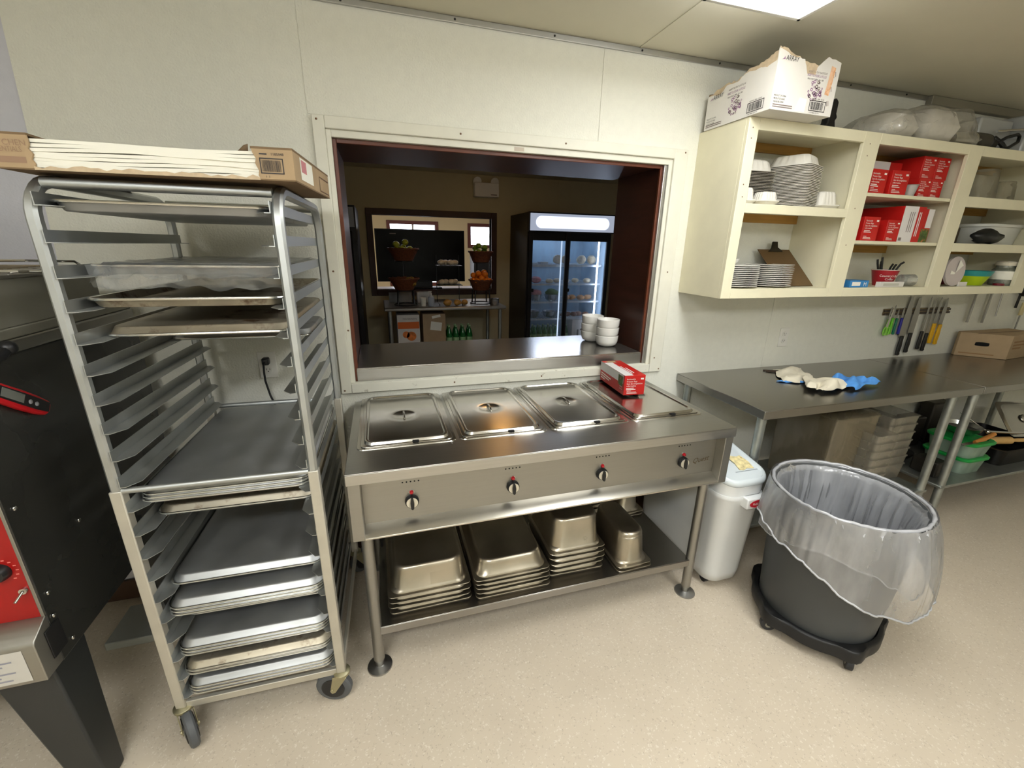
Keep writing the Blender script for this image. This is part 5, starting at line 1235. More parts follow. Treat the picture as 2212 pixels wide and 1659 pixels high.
# utensils hung under the cabinet
for (x, zb, nm, lb) in ((3.738, 1.112, 'tongs', 'steel tongs hanging below the cabinet, nearest the knife strip'), (3.903, 1.104, 'tongs', 'steel tongs hanging below the cabinet, second from the knife strip')):
    t = thing(nm, lb, 'tongs', (x, -.03, zb))
    for s in (-1, 1): MB().prism([(x+s*.004, 1.31), (x+s*.012, 1.31), (x+s*.016, 1.2), (x+s*.014, zb), (x+s*.004, zb), (x+s*.008, 1.2)], 'y', -.034+s*.004, -.022+s*.004).build('arm', STEEL, t, bevel=.001)
    MB().box(x-.012, x+.012, -.036, -.016, 1.305, 1.34).build('hinge', STEEL, t, bevel=.003)
    MB().cyl((x, -.001, 1.335), (x, -.04, 1.335), .003, seg=8).build('hook', CHROME, t)
t = thing('skewer', 'thin steel skewer hanging below the cabinet right of the tongs', 'skewer', (4.05, -.03, 1.145)); MB().cyl((4.05, -.02, 1.145), (4.035, -.02, 1.335), .005, .006, 8).build('shaft', STEEL, t); MB().cyl((4.035, -.001, 1.33), (4.035, -.03, 1.33), .003, seg=8).build('hook', CHROME, t)
t = thing('spatula', 'spatula with cream handle hanging at the right edge below the cabinet', 'spatula', (4.3, -.03, 1.02))
MB().box(4.30, 4.335, -.035, -.02, 1.145, 1.24).build('handle', mat('cream_handle', (214, 200, 150), .5), t, bevel=.005); MB().box(4.31, 4.325, -.03, -.026, 1.0, 1.15).build('shaft', STEEL, t); MB().cyl((4.318, -.001, 1.25), (4.318, -.036, 1.25), .003, seg=8).build('hook', CHROME, t)
t = thing('ladle', 'dark ladle with a round bowl hanging at the right edge', 'ladle', (4.26, -.03, 1.19)); MB().tube([(4.25, -.02, 1.33), (4.245, -.02, 1.2)], .008, 8).build('handle', PANB, t); MB().ball((4.235, -.04, 1.33), .045, 14, 10, (1, .6, 1)).build('bowl', PANB, t)

# ------------------------------------------------------------------ wall cabinet
KX0, KX1, KY, KZ0, KZ1 = 1.322, 3.598, -.310, 1.345, 2.100
t = thing('wall_cabinet', 'long cream painted open wall cabinet above the work table', 'cabinet', ((KX0+KX1)/2, -.15, KZ0))
for q in (KX0, KX1-.018): MB().box(q, q+.018, KY+.018, -.0005, KZ0, KZ1).build('side_panel', CAB, t, bevel=.001)
MB().box(KX0+.018, KX1-.018, KY+.018, -.0005, KZ1-.016, KZ1).build('top_panel', CAB, t); MB().box(KX0+.018, KX1-.018, KY+.018, -.0005, 1.372, 1.388).build('bottom_panel', CABI, t)
for x in (2.030, 2.778): MB().box(x-.009, x+.009, KY+.018, -.0005, 1.388, KZ1-.016).build('divider', CABI, t)
m = MB()
o1, o2, o3 = (1.376, 1.990), (2.092, 2.726), (2.828, 3.488)
m.box(KX0, o1[0], KY, KY+.018, KZ0, KZ1).box(o1[1], o2[0], KY, KY+.018, KZ0, KZ1).box(o2[1], o3[0], KY, KY+.018, KZ0, KZ1).box(o3[1], KX1, KY, KY+.018, KZ0, KZ1)
for o in (o1, o2, o3): m.box(o[0], o[1], KY, KY+.018, KZ0, 1.389).box(o[0], o[1], KY, KY+.018, 2.054, KZ1)
m.box(o1[0], o1[1], KY, KY+.018, 1.726, 1.766).box(o3[0], o3[1], KY, KY+.018, 1.810, 1.862).box(o3[0], o3[1], KY, KY+.018, 1.580, 1.625)
m.build('face_frame', CAB, t, bevel=.0015)
for (x0, x1, z) in ((KX0+.018, 2.021, 1.766), (2.787, KX1-.018, 1.862), (2.787, KX1-.018, 1.625)): MB().box(x0, x1, KY+.018, -.0005, z-.016, z).build('shelf', CABI, t)
for z in (1.848, 1.624): MB().box(2.039, 2.769, KY+.021, -.0005, z-.016, z).build('shelf', CAB, t, bevel=.001)
for (x0, x1, z) in ((1.34, 2.021, 2.084), (1.34, 2.021, 1.750), (2.039, 2.769, 2.084), (2.039, 2.769, 1.608), (2.787, 3.58, 2.084), (2.787, 3.58, 1.609), (2.787, 3.58, 1.846)):
    MB().box(x0, x1, -.018, -.0006, z-.042, z-.0003).build('cleat', PINE, t)
m = MB()
for (x, z) in ((1.345, 2.06), (1.345, 2.02), (1.345, 1.84), (1.35, 1.79), (2.03, 2.05), (2.03, 2.0), (2.035, 1.77), (2.035, 1.6)): m.ball((x, KY-.0002, z), .003, 8, 6, (1, .3, 1))
m.build('nail_head', INKB, t)

# foam containers
def foam_open(w, d):
    """one open clamshell seen from its stacked edge: shallow tray + rim"""
    m = MB(); rrm(m, [(w-.05, d-.05, .02, .0), (w-.026, d-.026, .022, .0040), (w, d, .022, .0040), (w, d, .022, .0058), (w-.016, d-.016, .02, .0060), (w-.056, d-.056, .018, .0015)], n=3); return m
o = foam_open(.19, .20).build('foam_container', FOAM); g = 'nested foam containers, tall stack'
for k in range(28):
    c = o if k == 0 else o.copy()
    if k: COL.objects.link(c)
    c.location = (1.765+R.uniform(-.002, .002), -.172+R.uniform(-.002, .002), 1.7662+.0067*k); c.rotation_euler = (0, 0, .42+R.uniform(-.01, .01)); tag(c, 'white foam container nested in the tall stack at the middle of the top left shelf', 'food container', g)
o2_ = foam_open(.20, .19).build('foam_container', mat('shaded_foam', (150, 144, 132), .6)); g = 'nested foam containers, shaded stack'  # darker copy of the white foam: the left stack's shade is in its colour
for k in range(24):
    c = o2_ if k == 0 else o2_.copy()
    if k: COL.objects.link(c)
    c.location = (1.515+R.uniform(-.002, .002), -.125, 1.7662+.0063*k); c.rotation_euler = (0, 0, -.1); tag(c, 'foam container greyed for shade, nested in the shaded stack behind at left', 'food container', g)
def ribbed(w, d, h, cx, cy, z, nrib, M=None):
    m = MB(); n = 96; rings = []
    for (s, zz, a) in ((1.0, 0, 0), (.99, h*.2, .3), (.86, h*.85, 1), (.78, h, .4), (.3, h*1.02, 0)):
        ring = []
        for i in range(n):
            t_ = 2*PI*i/n; c_, s_ = cos(t_), sin(t_); k = (abs(c_)**5+abs(s_)**5)**(-1/5)
            rr_ = k*s*(1+.035*a*cos(nrib*t_))
            ring.append((w/2*rr_*c_, d/2*rr_*s_, zz))
        rings.append(ring)
    Mx_ = M or Matrix.Translation((cx, cy, z)); m.loft(rings, M=Mx_); return m
tag(ribbed(.17, .18, .045, 0, 0, 0, 20, Matrix.Translation((1.765, -.165, 1.7662+.0067*28+.0005)) @ Matrix.Rotation(.42, 4, 'Z')).build('foam_clamshell', FOAM, angle=60), 'ribbed white foam lid on top of the tall container stack', 'food container')
tag(ribbed(.18, .17, .05, 1.515, -.125, 1.7662+.0063*24+.0005, 18).build('foam_clamshell', FOAM, angle=60), 'ribbed white foam lid on top of the shaded stack at left', 'food container')
def clam(cx, cy, z, w, d, label, rz=0., h=.05):
    t = thing('foam_clamshell', label, 'food container', (cx, cy, z), rz)
    m = MB(); rrm(m, [(w-.03, d-.03, .02, 0), (w, d, .02, .016), (w, d, .02, .021), (w-.02, d-.02, .02, .022)], n=4); m.build('base', FOAM, t, world=False)
    ribbed(w-.02, d-.02, h, 0, 0, .0215, 18).build('lid', FOAM, t, world=False, angle=60)
clam(1.425, -.225, 1.7663, .10, .10, 'small closed foam clamshell against the left side of the top left shelf')
clam(1.535, -.25, 1.7663, .11, .09, 'small closed foam clamshell in front of the shaded container stack', 0., .035)
clam(1.945, -.185, 1.7663, .13, .15, 'closed ribbed foam clamshell right of the tall container stack', -.1, .06)
# plates
def plate(r):
    m = MB(); m.lathe([(r*.55, 0), (r*.62, .003), (r*.97, .0085), (r, .0095), (r*.98, .011), (r*.62, .0055), (.005, .004)], seg=48); return m
def plate_stack(x, y, r, n, dz, label, group, z0=1.3885):
    o = plate(r).build('plate', WHITE); 
    for k in range(n):
        c = o if k == 0 else o.copy()
        if k: COL.objects.link(c)
        c.location = (x+R.uniform(-.002, .002), y+R.uniform(-.002, .002), z0+dz*k); tag(c, label, 'plate', group)
plate_stack(1.725, -.165, .118, 12, .0092, 'white dinner plate in the right hand stack on the cabinet floor', 'right stack of white dinner plates')
plate_stack(1.50, -.19, .105, 12, .0088, 'white plate in the left hand stack half hidden by the cabinet edge', 'left stack of white plates')
tag(bowl_ := MB().lathe([(.03, 0), (.05, .01), (.06, .028), (.058, .028), (.045, .01), (.005, .005)], (1.47, -.15, 1.3885+.0088*12+.003), 28).build('saucer', WHITE), 'white saucer lying on the left stack of plates', 'saucer')
# clipboard leaning in the corner
t = thing('clipboard', 'brown clipboard with black clip leaning in the lower left compartment', 'clipboard', (1.9, -.10, 1.389))
q0 = [Vector(p) for p in ((1.80, -.20, 1.3895), (2.015, -.20, 1.3895), (1.985, -.035, 1.571), (1.765, -.035, 1.571))]
nq = (q0[1]-q0[0]).cross(q0[3]-q0[0]).normalized()*.0035
MB().loft([[tuple(p) for p in q0], [tuple(p+nq) for p in q0]]).build('board', mat('brown_hardboard', (92, 70, 42), .5, var=.12), t, bevel=.001)
cc = (q0[2]+q0[3])/2
MB().loft([[tuple(cc+nq*s+Vector(p)) for p in ((-.05, -.012, -.014), (.05, -.012, -.014), (.022, .0, .006), (.018, .004, .036), (-.018, .004, .036), (-.022, .0, .006))] for s in (1.2, 3.4)]).build('clip', mat('dark_clip', (60, 56, 48), .3, .8), t, bevel=.002)

# red cartons in the middle unit
def red_box(x, y, z, w, d, h, label, rz=0., pr=True, seed=0):
    t = thing('freezer_bag_box', label, 'box', (x, y, z), rz, None)
    MB().box(0, w, 0, d, 0, h).build('carton', REDB, t, world=False, bevel=.0012)
    m_ = XF[t.name]
    if pr: carton_print(t, w, d, h, m_)
    return t
za, zb_ = 1.8485, 1.6245
red_box(2.122, -.283, za, .118, .25, .108, 'red freezer bag carton, front left on the top middle shelf', .02)
red_box(2.268, -.283, za, .118, .25, .110, 'red freezer bag carton, second from the left at the front of the top middle shelf', -.02)
red_box(2.512, -.255, za, .09, .23, .090, 'red freezer bag carton at the lower right of the top middle shelf, left of two', 0)
red_box(2.606, -.255, za, .09, .23, .090, 'red freezer bag carton at the lower right of the top middle shelf, right of two', 0)
red_box(2.525, -.24, za+.0915, .10, .21, .106, 'red freezer bag carton stacked on the lower right pair, left of two', 0)
red_box(2.63, -.24, za+.0915, .10, .21, .106, 'red freezer bag carton stacked on the lower right pair, right of two', 0)
t = red_box(2.20, -.16, za+.112, .30, .12, .06, 'long red and white carton lying at the back of the top middle shelf', .0, False)
m = MB(); decal(m, (2.20, -.16, za+.125), (1, 0, 0), (0, 0, 1), 0, .21, 0, .047, .0008); m.build('white_panel', mat('white_carton_print', (226, 222, 220), .4), t)
tag(MB().box(2.20, 2.51, -.155, -.05, za, za+.111).build('brown_carton', CARD, bevel=.002), 'plain brown carton behind the red ones on the top middle shelf', 'box')
t = thing('clear_cup', 'small cloudy plastic cup beside the red cartons on the top middle shelf', 'cup', (2.45, -.262, za)); MB().lathe([(.022, 0), (.032, .05), (.036, .053), (.030, .05), (.020, .003)], (2.45, -.26, za), 22).build('body', film('cloudy_cup', (214, 210, 204), .25, .3, .2, .3), t)
red_box(2.155, -.285, zb_, .113, .24, .115, 'red freezer bag carton at the left front of the second middle shelf', .02)
red_box(2.337, -.275, zb_, .095, .20, .105, 'red freezer bag carton beside the tall white carton on the second middle shelf', 0)
red_box(2.05, -.24, zb_, .095, .19, .085, 'red carton half hidden by the left stile on the second middle shelf', 0, False)
t = red_box(2.448, -.265, zb_, .165, .22, .178, 'tall white and red carton standing on the second middle shelf', .0, False)
m = MB(); decal(m, (2.448, -.265, zb_), (1, 0, 0), (0, 0, 1), 0, .105, 0, .178, .0008); m.build('white_panel', mat('white_carton_print', (226, 222, 220), .4), t)
m = MB(); decal(m, (2.448, -.265, zb_), (1, 0, 0), (0, 0, 1), .008, .03, .006, .022, .0012)
for i in range(3): decal(m, (2.448, -.265, zb_), (1, 0, 0), (0, 0, 1), .05+.014*i, .055+.014*i, .05, .15, .0012)
m.build('print', INKG, t)
m = MB()
for i in range(2): decal(m, (2.448, -.265, zb_), (1, 0, 0), (0, 0, 1), .118+.012*i, .124+.012*i, .03, .15, .001)
m.build('white_print', INKW, t)
t = red_box(2.62, -.255, zb_, .075, .2, .170, 'tall carton with a vegetable picture at the right of the second middle shelf', .0, False)
m = MB(); decal(m, (2.62, -.255, zb_), (1, 0, 0), (0, 0, 1), .0, .07, .0, .07, .0008); m.build('picture', mat('vegetable_picture', (74, 96, 48), .5), t)
m = MB(); decal(m, (2.62, -.255, zb_), (1, 0, 0), (0, 0, 1), .03, .075, .075, .17, .0008); m.build('white_panel', mat('white_carton_print', (226, 222, 220), .4), t)
t = red_box(2.17, -.035, zb_, .26, .03, .165, 'large red carton at the back of the second middle shelf', 0, False)
# lower middle compartment
zc = 1.3885
t = thing('glove_box', 'small blue and white carton with a letter M at the left of the lower compartment', 'box', (2.16, -.285, zc)); MB().box(2.165, 2.30, -.285, -.19, zc, zc+.036).build('carton', mat('blue_carton', (52, 128, 190), .4), t, bevel=.001)
m = MB(); put_text(m, 'M', (2.262, -.285, zc+.006), (1, 0, 0), (0, 0, 1), .03); decal(m, (2.18, -.285, zc+.008), (1, 0, 0), (0, 0, 1), 0, .06, 0, .02); m.build('print', INKW, t)
t = thing('paper_cup', 'red paper cup holding black pens in the lower middle compartment', 'cup', (2.54, -.19, zc))
MB().lathe([(.042, 0), (.044, .004), (.062, .082), (.064, .083), (.064, .087), (.060, .086), (.04, .006)], (2.545, -.19, zc), 32).build('body', mat('dark_red_cup', (156, 24, 36), .4), t)
MB().lathe([(.0625, .084), (.0655, .086), (.0625, .0885)], (2.545, -.19, zc), 32, False, False).build('rolled_rim', PAPER, t)
m = MB()
for j, ln in enumerate(("Country's Best", 'Coffee')):
    v, f = text_mesh(ln, 'CENTER')
    def wrap(p):
        a = -PI/2-.45+(p[0]*.0165)/.056; z = .050-.018*j+p[1]*.0165; r = .0447+(z-.004)*.2308+.0006
        return (2.545+r*cos(a), -.19+r*sin(a), zc+z)
    m.add([wrap(p) for p in v], f)
m.build('print', INKW, t)
for k in range(6):
    a = 2*PI*k/6+.3; x, y = 2.545+.03*cos(a), -.19+.03*sin(a); dx, dy = .03*cos(a)+R.uniform(-.02, .02), .02*sin(a)
    o = MB().tube([(x*.4+2.545*.6, y*.4-.19*.6, zc+.012), (x+dx*.8, y+dy, zc+.10+.01*k % .03), (x+dx*1.2, y+dy*1.3, zc+.118+.012*(k % 4))], .0055, 8).build('pen', BLK); tag(o, 'black pen standing in the red paper cup', 'pen', 'pens in the red cup')
t = thing('small_box', 'small white carton lying in front of the red paper cup', 'box', (2.49, -.27, zc)); MB().box(2.395, 2.58, -.28, -.257, zc, zc+.027).build('carton', WCARD, t, bevel=.001)
m = MB(); decal(m, (2.42, -.28, zc+.006), (1, 0, 0), (0, 0, 1), 0, .12, 0, .014); m.build('print', mat('pale_grey_print', (190, 188, 176), .6), t)
t = thing('glass_cup', 'clear glass cup on its side in the lower middle compartment', 'cup', (2.65, -.22, zc)); MB().lathe([(.03, 0), (.033, .07), (.031, .07), (.028, .004)], (0, 0, 0), 24, cap1=False, M=Matrix.Translation((2.62, -.23, zc+.0335)) @ Matrix.Rotation(-.3, 4, 'Z') @ Matrix.Rotation(PI/2, 4, 'Y')).build('body', film('clear_glass', (220, 224, 220), .7, .5, .05, .2), t)
# right unit
PIT = film('clear_pitcher', (200, 190, 160), .72, .45, .1, .3)
for (x, r, h, lb) in ((3.12, .075, .16, 'upturned clear pitcher with handle on the top right shelf'), (3.32, .06, .11, 'shorter upturned clear container right of the pitcher')):
    t = thing('pitcher', lb, 'pitcher', (x, -.19, 1.8625)); MB().lathe([(r, 0), (r*.8, h*.95), (r*.74, h), (.01, h)], (x, -.19, 1.8625), 32).build('body', PIT, t)
    MB().tube([(x+r*.8, -.20, 1.8625+h*.9), (x+r*.8+.035, -.20, 1.8625+h*.8), (x+r+.03, -.20, 1.8625+h*.35), (x+r*.9, -.20, 1.8625+h*.25)], .008, 8).build('handle', PIT, t)
t = thing('white_tub', 'large white oval tub on the second right shelf', 'tub', (3.45, -.14, 1.6255)); m = MB(); rrm(m, [(.36, .15, .07, 1.6255), (.40, .18, .085, 1.725), (.43, .20, .095, 1.727), (.43, .20, .095, 1.742), (.415, .185, .09, 1.744), (.40, .17, .085, 1.73), (.34, .13, .06, 1.632)], 3.43, -.13, 8); m.build('body', mat('white_tub_plastic', (224, 224, 216), .4), t)
lump(3.20, -.25, 1.6255, .095, mat('black_bag', (26, 28, 30), .35), 'black_bag', 'black plastic bag bundle in front of the white tub', 'bag', (1.25, .45, .42), None, 4.)
tag(MB().box(2.86, 3.05, -.2, -.08, 1.6255, 1.715).build('dark_case', mat('dark_case', (74, 62, 46), .5), bevel=.006), 'dark brown case at the left of the second right shelf', 'case')
t = thing('green_bowl', 'bright green bowl with a teal rim on the lower right shelf', 'bowl', (3.28, -.19, zc)); MB().lathe([(.075, 0), (.10, .055)], (3.28, -.18, zc), 36, True, False).build('body', mat('lime_plastic', (166, 190, 20), .4), t); MB().lathe([(.1005, .055), (.113, .085), (.110, .085), (.097, .055), (.072, .006), (.01, .005)], (3.28, -.18, zc), 36, False, True).build('rim', mat('teal_plastic', (40, 140, 140), .4), t)
t = thing('red_bowl', 'dark red bowl behind the green one on the lower right shelf', 'bowl', (3.14, -.09, zc)); MB().lathe([(.05, 0), (.085, .10), (.08, .10), (.045, .006)], (3.13, -.105, zc), 30).build('body', mat('dark_red_plastic', (110, 18, 34), .35), t)
t = thing('paper_disc', 'white and grey patterned disc package at the left of the lower right shelf', 'package', (2.99, -.26, zc))
MB().lathe([(.0, 0), (.083, 0), (.083, .012), (0, .012)], (0, 0, 0), 36, M=Matrix.Translation((2.985, -.262, zc+.083)) @ Matrix.Rotation(PI/2-.08, 4, 'X')).build('disc', mat('grey_disc', (196, 186, 182), .5), t)
m = MB(); m.add([(2.985, -.276, zc+.075), (2.95, -.272, zc+.04), (2.94, -.278, zc+.09)], [(0, 1, 2)]); m.add([(2.985, -.276, zc+.075), (3.03, -.279, zc+.118), (2.985, -.281, zc+.15)], [(0, 1, 2)]); m.build('white_wedge', PAPER, t)
tag(MB().box(3.03, 3.10, -.285, -.276, zc, zc+.024).build('white_card', WCARD), 'small cream card leaning in front of the disc package', 'card')
t = thing('glass_jar', 'glass jar with a white label and cloth tied over it', 'jar', (3.6, -.19, zc)); MB().lathe([(.055, 0), (.06, .01), (.06, .09), (.046, .105), (.046, .125), (.043, .125), (.043, .1), (.055, .085), (.054, .008)], (3.515, -.235, zc), 32).build('body', film('jar_glass', (170, 176, 160), .6, .4, .05, .2), t)
MB().lathe([(.0612, .035), (.0612, .085)], (3.515, -.235, zc), 32, False, False).build('label', PAPER, t); MB().lathe([(.05, .118), (.052, .135), (.046, .142), (.01, .145)], (3.515, -.235, zc), 24).build('cloth_cover', CLW, t)
tag(MB().lathe([(.026, 0), (.026, .012), (.01, .014)], (3.44, -.262, zc), 24).build('red_dish', mat('dark_red_plastic', (110, 18, 34), .35)), 'dark red flat dish lying in front of the glass jar', 'dish')

# ------------------------------------------------------------------ things on top of the cabinet
ZT = KZ1+.0005
t = thing('carton', 'torn white carton with purple print on the left end of the cabinet', 'box', (1.46, -.24, ZT))
ax0, ax1, ay0, ay1 = 1.316, 1.635, -.410, -.035; hh = .212
Z_ = lambda h: ZT+h
MB().box(ax0, ax1, ay0, ay1, ZT, ZT+.004).build('bottom', WCARD, t)
def jag(pts, n, amp, seed):
    rg = random.Random(seed); out = []
    for (a, b), (c, d) in zip(pts, pts[1:]):
        for k in range(n): out.append((a+(c-a)*k/n, b+(d-b)*k/n+(rg.uniform(-amp, amp) if k else 0)))
    return out+[pts[-1]]
fp = [(ax0, .205), (ax0+.02, .20), (ax0+.07, .185), (ax0+.13, .182), (ax0+.155, .135), (ax0+.20, .135), (ax0+.205, .165), (ax0+.25, .203), (ax1, .190)]
MB().prism([(ax0, ZT+.004), (ax1, ZT+.004)]+[(x, Z_(z)) for x, z in reversed(jag(fp, 4, .003, 3))], 'y', ay0, ay0+.004).build('front_wall', WCARD, t)
sp_ = [(ay0+.004, .165), (ay0+.05, .155), (ay0+.09, .165), (ay0+.16, .168), (ay0+.20, .150), (ay0+.26, .155), (ay0+.30, .13), (ay1, .14)]
MB().prism([(ay0+.004, ZT+.004), (ay1, ZT+.004)]+[(y, Z_(z)) for y, z in reversed(jag(sp_, 4, .003, 5))], 'x', ax0, ax0+.004).build('side_wall', WCARD, t)
MB().prism([(ay0+.004, ZT+.004), (ay1, ZT+.004)]+[(y, Z_(z)) for y, z in reversed(jag([(ay0+.004, .19), (ay0+.1, .17), (ay0+.2, .185), (ay1, .16)], 4, .003, 8))], 'x', ax1-.004, ax1).build('side_wall', WCARD, t)
MB().prism([(ax0+.004, ZT+.004), (ax1-.004, ZT+.004)]+[(x, Z_(z)) for x, z in reversed(jag([(ax0+.004, .15), (ax0+.1, .17), (ax0+.2, .16), (ax1-.004, .17)], 4, .003, 9))], 'y', ay1-.004, ay1).build('back_wall', CARDD, t)
MB().prism([(ay0+.0045, ZT+.05)]+[(ay1-.005, ZT+.05)]+[(y, Z_(z)) for y, z in reversed(jag([(ay0+.0045, .200), (ay0+.04, .195), (ay0+.10, .178), (ay0+.15, .182), (ay0+.20, .158), (ay0+.27, .165), (ay1-.005, .145)], 5, .005, 12))], 'x', ax0+.0045, ax0+.0065).build('torn_liner', TORN, t)
MB().prism([(ax0+.005, ZT+.05), (ax1-.005, ZT+.05)]+[(x, Z_(z)) for x, z in reversed(jag([(ax0+.005, .212), (ax0+.05, .205), (ax0+.1, .19), (ax0+.15, .178), (ax0+.21, .17), (ax1-.005, .16)], 5, .005, 13))], 'y', ay0+.0045, ay0+.0065).build('torn_liner', TORN, t)
FO, FXD = (ax0, ay0, ZT), (1, 0, 0)
SO, SXD = (ax0, ay1, ZT), (0, -1, 0)
def F2(x, z): return (ax0+x, ay0, ZT+z)
def S2(x, z): return (ax0, ay1-x, ZT+z)
wS = ay1-ay0
for O, XD, w0, fr in ((F2, FXD, .16, True), (S2, SXD, .13, False)):
    k_ = MB(); p_ = MB(); g_ = MB(); Zu = (0, 0, 1)
    put_text(k_, 'ARRAY', O(.036, .168) if fr else O(.035, .118), XD, Zu, .024, shear=.15, sx=.85)
    put_text(g_, 'ASSIETTES EN PLASTIQUE', O(w0, .142 if fr else .128), XD, Zu, .0095, sx=.9); put_text(p_, 'ASSIETTES POUR LA FOULE', O(w0-.004, .129 if fr else .112), XD, Zu, .0125, sx=.66)
    put_text(k_, 'BULK PACK 1000 - 10 x 100', O(w0, .118 if fr else .100), XD, Zu, .0078, sx=.9)
    c0x, c0z = (w0+.05, .082 if fr else .062); rg = random.Random(5)
    for i in range(30):
        a = rg.uniform(0, 2*PI); q = .033*math.sqrt(rg.random()); x, z = c0x+q*cos(a)*1.15, c0z+q*sin(a)
        s = rg.uniform(.004, .008); tgt = p_ if rg.random() < .75 else g_
        pts = [(s*cos(2*PI*j/14), s*sin(2*PI*j/14)) for j in range(14)]
        o = Vector(O(x, z)); xd = Vector(XD); n_ = xd.cross(Vector(Zu)); o += n_*.0007
        tgt.add([tuple(o+xd*u+Vector((0, 0, v))) for u, v in pts]+[tuple(o+xd*u*.5+Vector((0, 0, v*.5))) for u, v in pts], [(j, (j+1) % 14, 14+(j+1) % 14, 14+j) for j in range(14)])
    for i, ln in enumerate(('PRODUCT OF CHINA', 'PRODUIT DE CHINE', 'HECHO EN CHINA')): put_text(k_, ln, O(.010 if fr else .012, (.046 if fr else .040)-.0105*i), XD, Zu, .0088, sx=.7)
    for i in range(2): decal(g_, O(.010, .016-.007*i), XD, Zu, 0, .10, 0, .004)
    if fr:
        barcode(k_, O(.195, .012), XD, Zu, 0, .085, 0, .038, 7); put_text(k_, '1 00 74865 32217 4', O(.20, .004), XD, Zu, .0065); put_text(k_, '6297302  103A  10/100', O(.205, .053), XD, Zu, .0066)
        for (x, z) in ((.293, .135), (.301, .14), (.286, .085), (.294, .087), (.285, .035), (.293, .037)): decal(g_, O(x, z), (1, 0, .3), (-.3, 0, 1), 0, .003, 0, .018)
    else:
        barcode(k_, O(wS-.12, .012), XD, Zu, 0, .085, 0, .036, 9); put_text(k_, '1 00 74865 32217 4', O(wS-.115, .004), XD, Zu, .0065); put_text(k_, '6297302  103A  10/100', O(wS-.112, .051), XD, Zu, .0066)
    o = Vector(O(.018, .168) if fr else O(.017, .118)); xd = Vector(XD); n_ = xd.cross(Vector(Zu))*.0008
    p_.add([tuple(o+n_+xd*u+Vector((0, 0, v))) for u, v in ((0, 0), (.016, .003), (.012, .012), (.009, .005))], [(0, 1, 2, 3)])
    k_.build('black_lettering', INKK, t); p_.build('purple_picture_print', INKP, t); g_.build('grey_lettering', INKG, t)
m = MB(); o = [(.262, .075), (.285, .072), (.292, .12), (.296, .17), (.272, .175), (.268, .12)]; m.add([(ax0+x, ay0-.0006, ZT+z) for x, z in o], [tuple(range(6))]); m.build('orange_marker', INKO, t)
MB().prism([(ax0+.125, ZT+.004), (ax0+.175, ZT+.004), (ax0+.178, ZT+.05), (ax0+.14, ZT+.053)], 'y', ay0-.0008, ay0-.0002).build('peeled_patch', mat('peeled_white', (240, 238, 234), .8, bump=.5, bscale=90), t)
# black spray gun like mount behind the box
t = thing('black_stand', 'black plastic clip stand behind the torn white carton', 'stand', (1.93, -.15, ZT))
MB().box(1.80, 2.02, -.22, -.08, ZT, ZT+.012).build('base', BLK, t, bevel=.004); MB().prism([(1.86, ZT+.012), (1.975, ZT+.012), (1.955, ZT+.07), (1.965, ZT+.085), (1.955, ZT+.10), (1.955, ZT+.15), (1.935, ZT+.165), (1.915, ZT+.15), (1.91, ZT+.06)], 'y', -.17, -.13).build('post', BLK, t, bevel=.006); MB().tube([(1.975, -.16, ZT+.016), (2.0, -.17, ZT+.034), (2.03, -.18, ZT+.028), (2.035, -.18, ZT+.008)], .010, 8).build('hook', BLK, t)
# foam containers in a clear bag
def foam_box(x0, x1, y0, y1, h, label):
    t = thing('foam_clamshell', label, 'food container', ((x0+x1)/2, (y0+y1)/2, ZT)); cx, cy, w, d = (x0+x1)/2, (y0+y1)/2, x1-x0, y1-y0
    m = MB(); rrm(m, [(w*.8, d*.8, .03, ZT+.002), (w, d, .03, ZT+h*.5), (w*.98, d*.98, .03, ZT+h*.54), (w*.82, d*.82, .04, ZT+h*.95), (w*.7, d*.7, .04, ZT+h)], cx, cy); m.build('body', FOAM, t)
foam_box(2.17, 2.40, -.27, -.06, .115, 'foam clamshell bundle at the left inside the clear bag on the cabinet')
foam_box(2.41, 2.66, -.29, -.06, .150, 'foam clamshell bundle at the right inside the clear bag on the cabinet')
BAG = film('clear_wrap_bag', (252, 248, 236), .84, .28, .1, .5)
m = MB(); rings = []
NU, NV = 56, 30
for j in range(NV+1):
    u = j/NV; x = 2.115+.68*u
    hgt = .035+.075*min(1, u*6+.3)*(1 if u < .82 else max(.12, (1-u)/.18))+.03*(u > .40 and u < .82)
    dep = .095+.045*min(1, u*6+.3)*(1 if u < .82 else max(.25, (1-u)/.18))
    ring = []
    for i in range(NU):
        a = 2*PI*i/NU; q = 1+.16*noise.noise(Vector((cos(a)*2.4+u*9, sin(a)*2.4, u*5)))+.07*noise.noise(Vector((cos(a)*7, sin(a)*7, u*22)))
        ck = (abs(cos(a))**3+abs(sin(a))**3)**(-1/3)
        ring.append((x+.012*noise.noise(Vector((a*2, u*8, 3))), -.165-.02*u+dep*ck*q*cos(a)*1.08, max(ZT+.0015, ZT+hgt*.56+hgt*.58*ck*q*sin(a))))
    rings.append(ring)
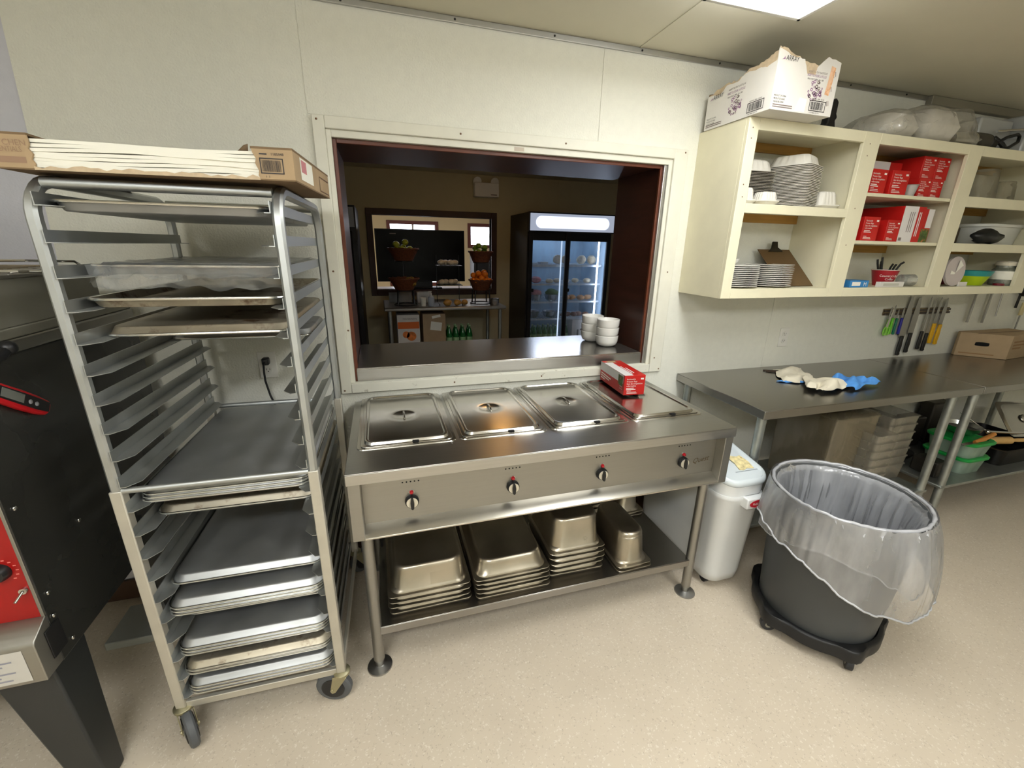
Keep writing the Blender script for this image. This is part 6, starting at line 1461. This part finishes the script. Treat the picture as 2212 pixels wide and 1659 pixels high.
m.loft(rings); tag(m.build('plastic_bag', BAG, angle=180), 'crinkled clear plastic bag around foam containers on top of the cabinet', 'bag')
# immersion blender
t = thing('hand_blender', 'steel and black hand blender lying on top of the cabinet', 'blender', (2.9, -.19, ZT), 0)
yb, zb2 = -.215, ZT+.044
MB().cyl((2.70, yb, zb2-.006), (2.86, yb, zb2), .036, .043, 28).build('shaft', CHROME, t); MB().cyl((2.86, yb, zb2), (2.98, yb, zb2), .0435, seg=28).build('motor_body', mat('dark_grey_body', (62, 58, 50), .45), t, bevel=.004)
MB().cyl((2.98, yb, zb2), (3.06, yb+.01, zb2-.004), .043, .03, 24).build('grip', BLK, t, bevel=.004)
MB().tube([(3.04, yb, zb2-.015), (3.10, yb-.03, zb2+.03), (3.18, yb-.03, zb2+.05), (3.22, yb-.02, zb2+.045), (3.20, yb-.03, zb2+.015), (3.12, yb-.04, zb2-.02), (3.05, yb-.03, zb2-.034)], .008, 8).build('cord', BLK, t)
MB().tube([(3.05, yb, zb2+.03), (3.09, yb-.02, zb2), (3.12, yb-.03, zb2-.03), (3.16, yb-.01, zb2-.036)], .012, 8).build('trigger_guard', BLK, t)
t = thing('slicer', 'pale grey metal food slicer at the right end of the cabinet top', 'slicer', (3.35, -.15, ZT))
GM = mat('pale_grey_enamel', (186, 188, 188), .4, .2)
MB().box(3.26, 3.50, -.24, -.04, ZT, ZT+.09).build('base', GM, t, bevel=.01); MB().box(3.06, 3.34, -.13, -.09, ZT+.09, ZT+.20).build('feed_plate', GM, t, bevel=.01); MB().box(3.36, 3.44, -.20, -.04, ZT+.09, ZT+.225).build('column', GM, t, bevel=.012)
MB().cyl((3.16, -.16, ZT+.125), (3.42, -.22, ZT+.15), .007, seg=10).build('lever', CHROME, t)
MB().box(3.07, 3.26, -.12, -.05, ZT, ZT+.09).build('tray', GM, t, bevel=.006)
tag(MB().box(3.515, 3.59, -.27, -.09, ZT, ZT+.055).build('maroon_box', mat('maroon_carton', (84, 22, 34), .5), bevel=.003), 'dark maroon carton at the right end of the cabinet top', 'box')
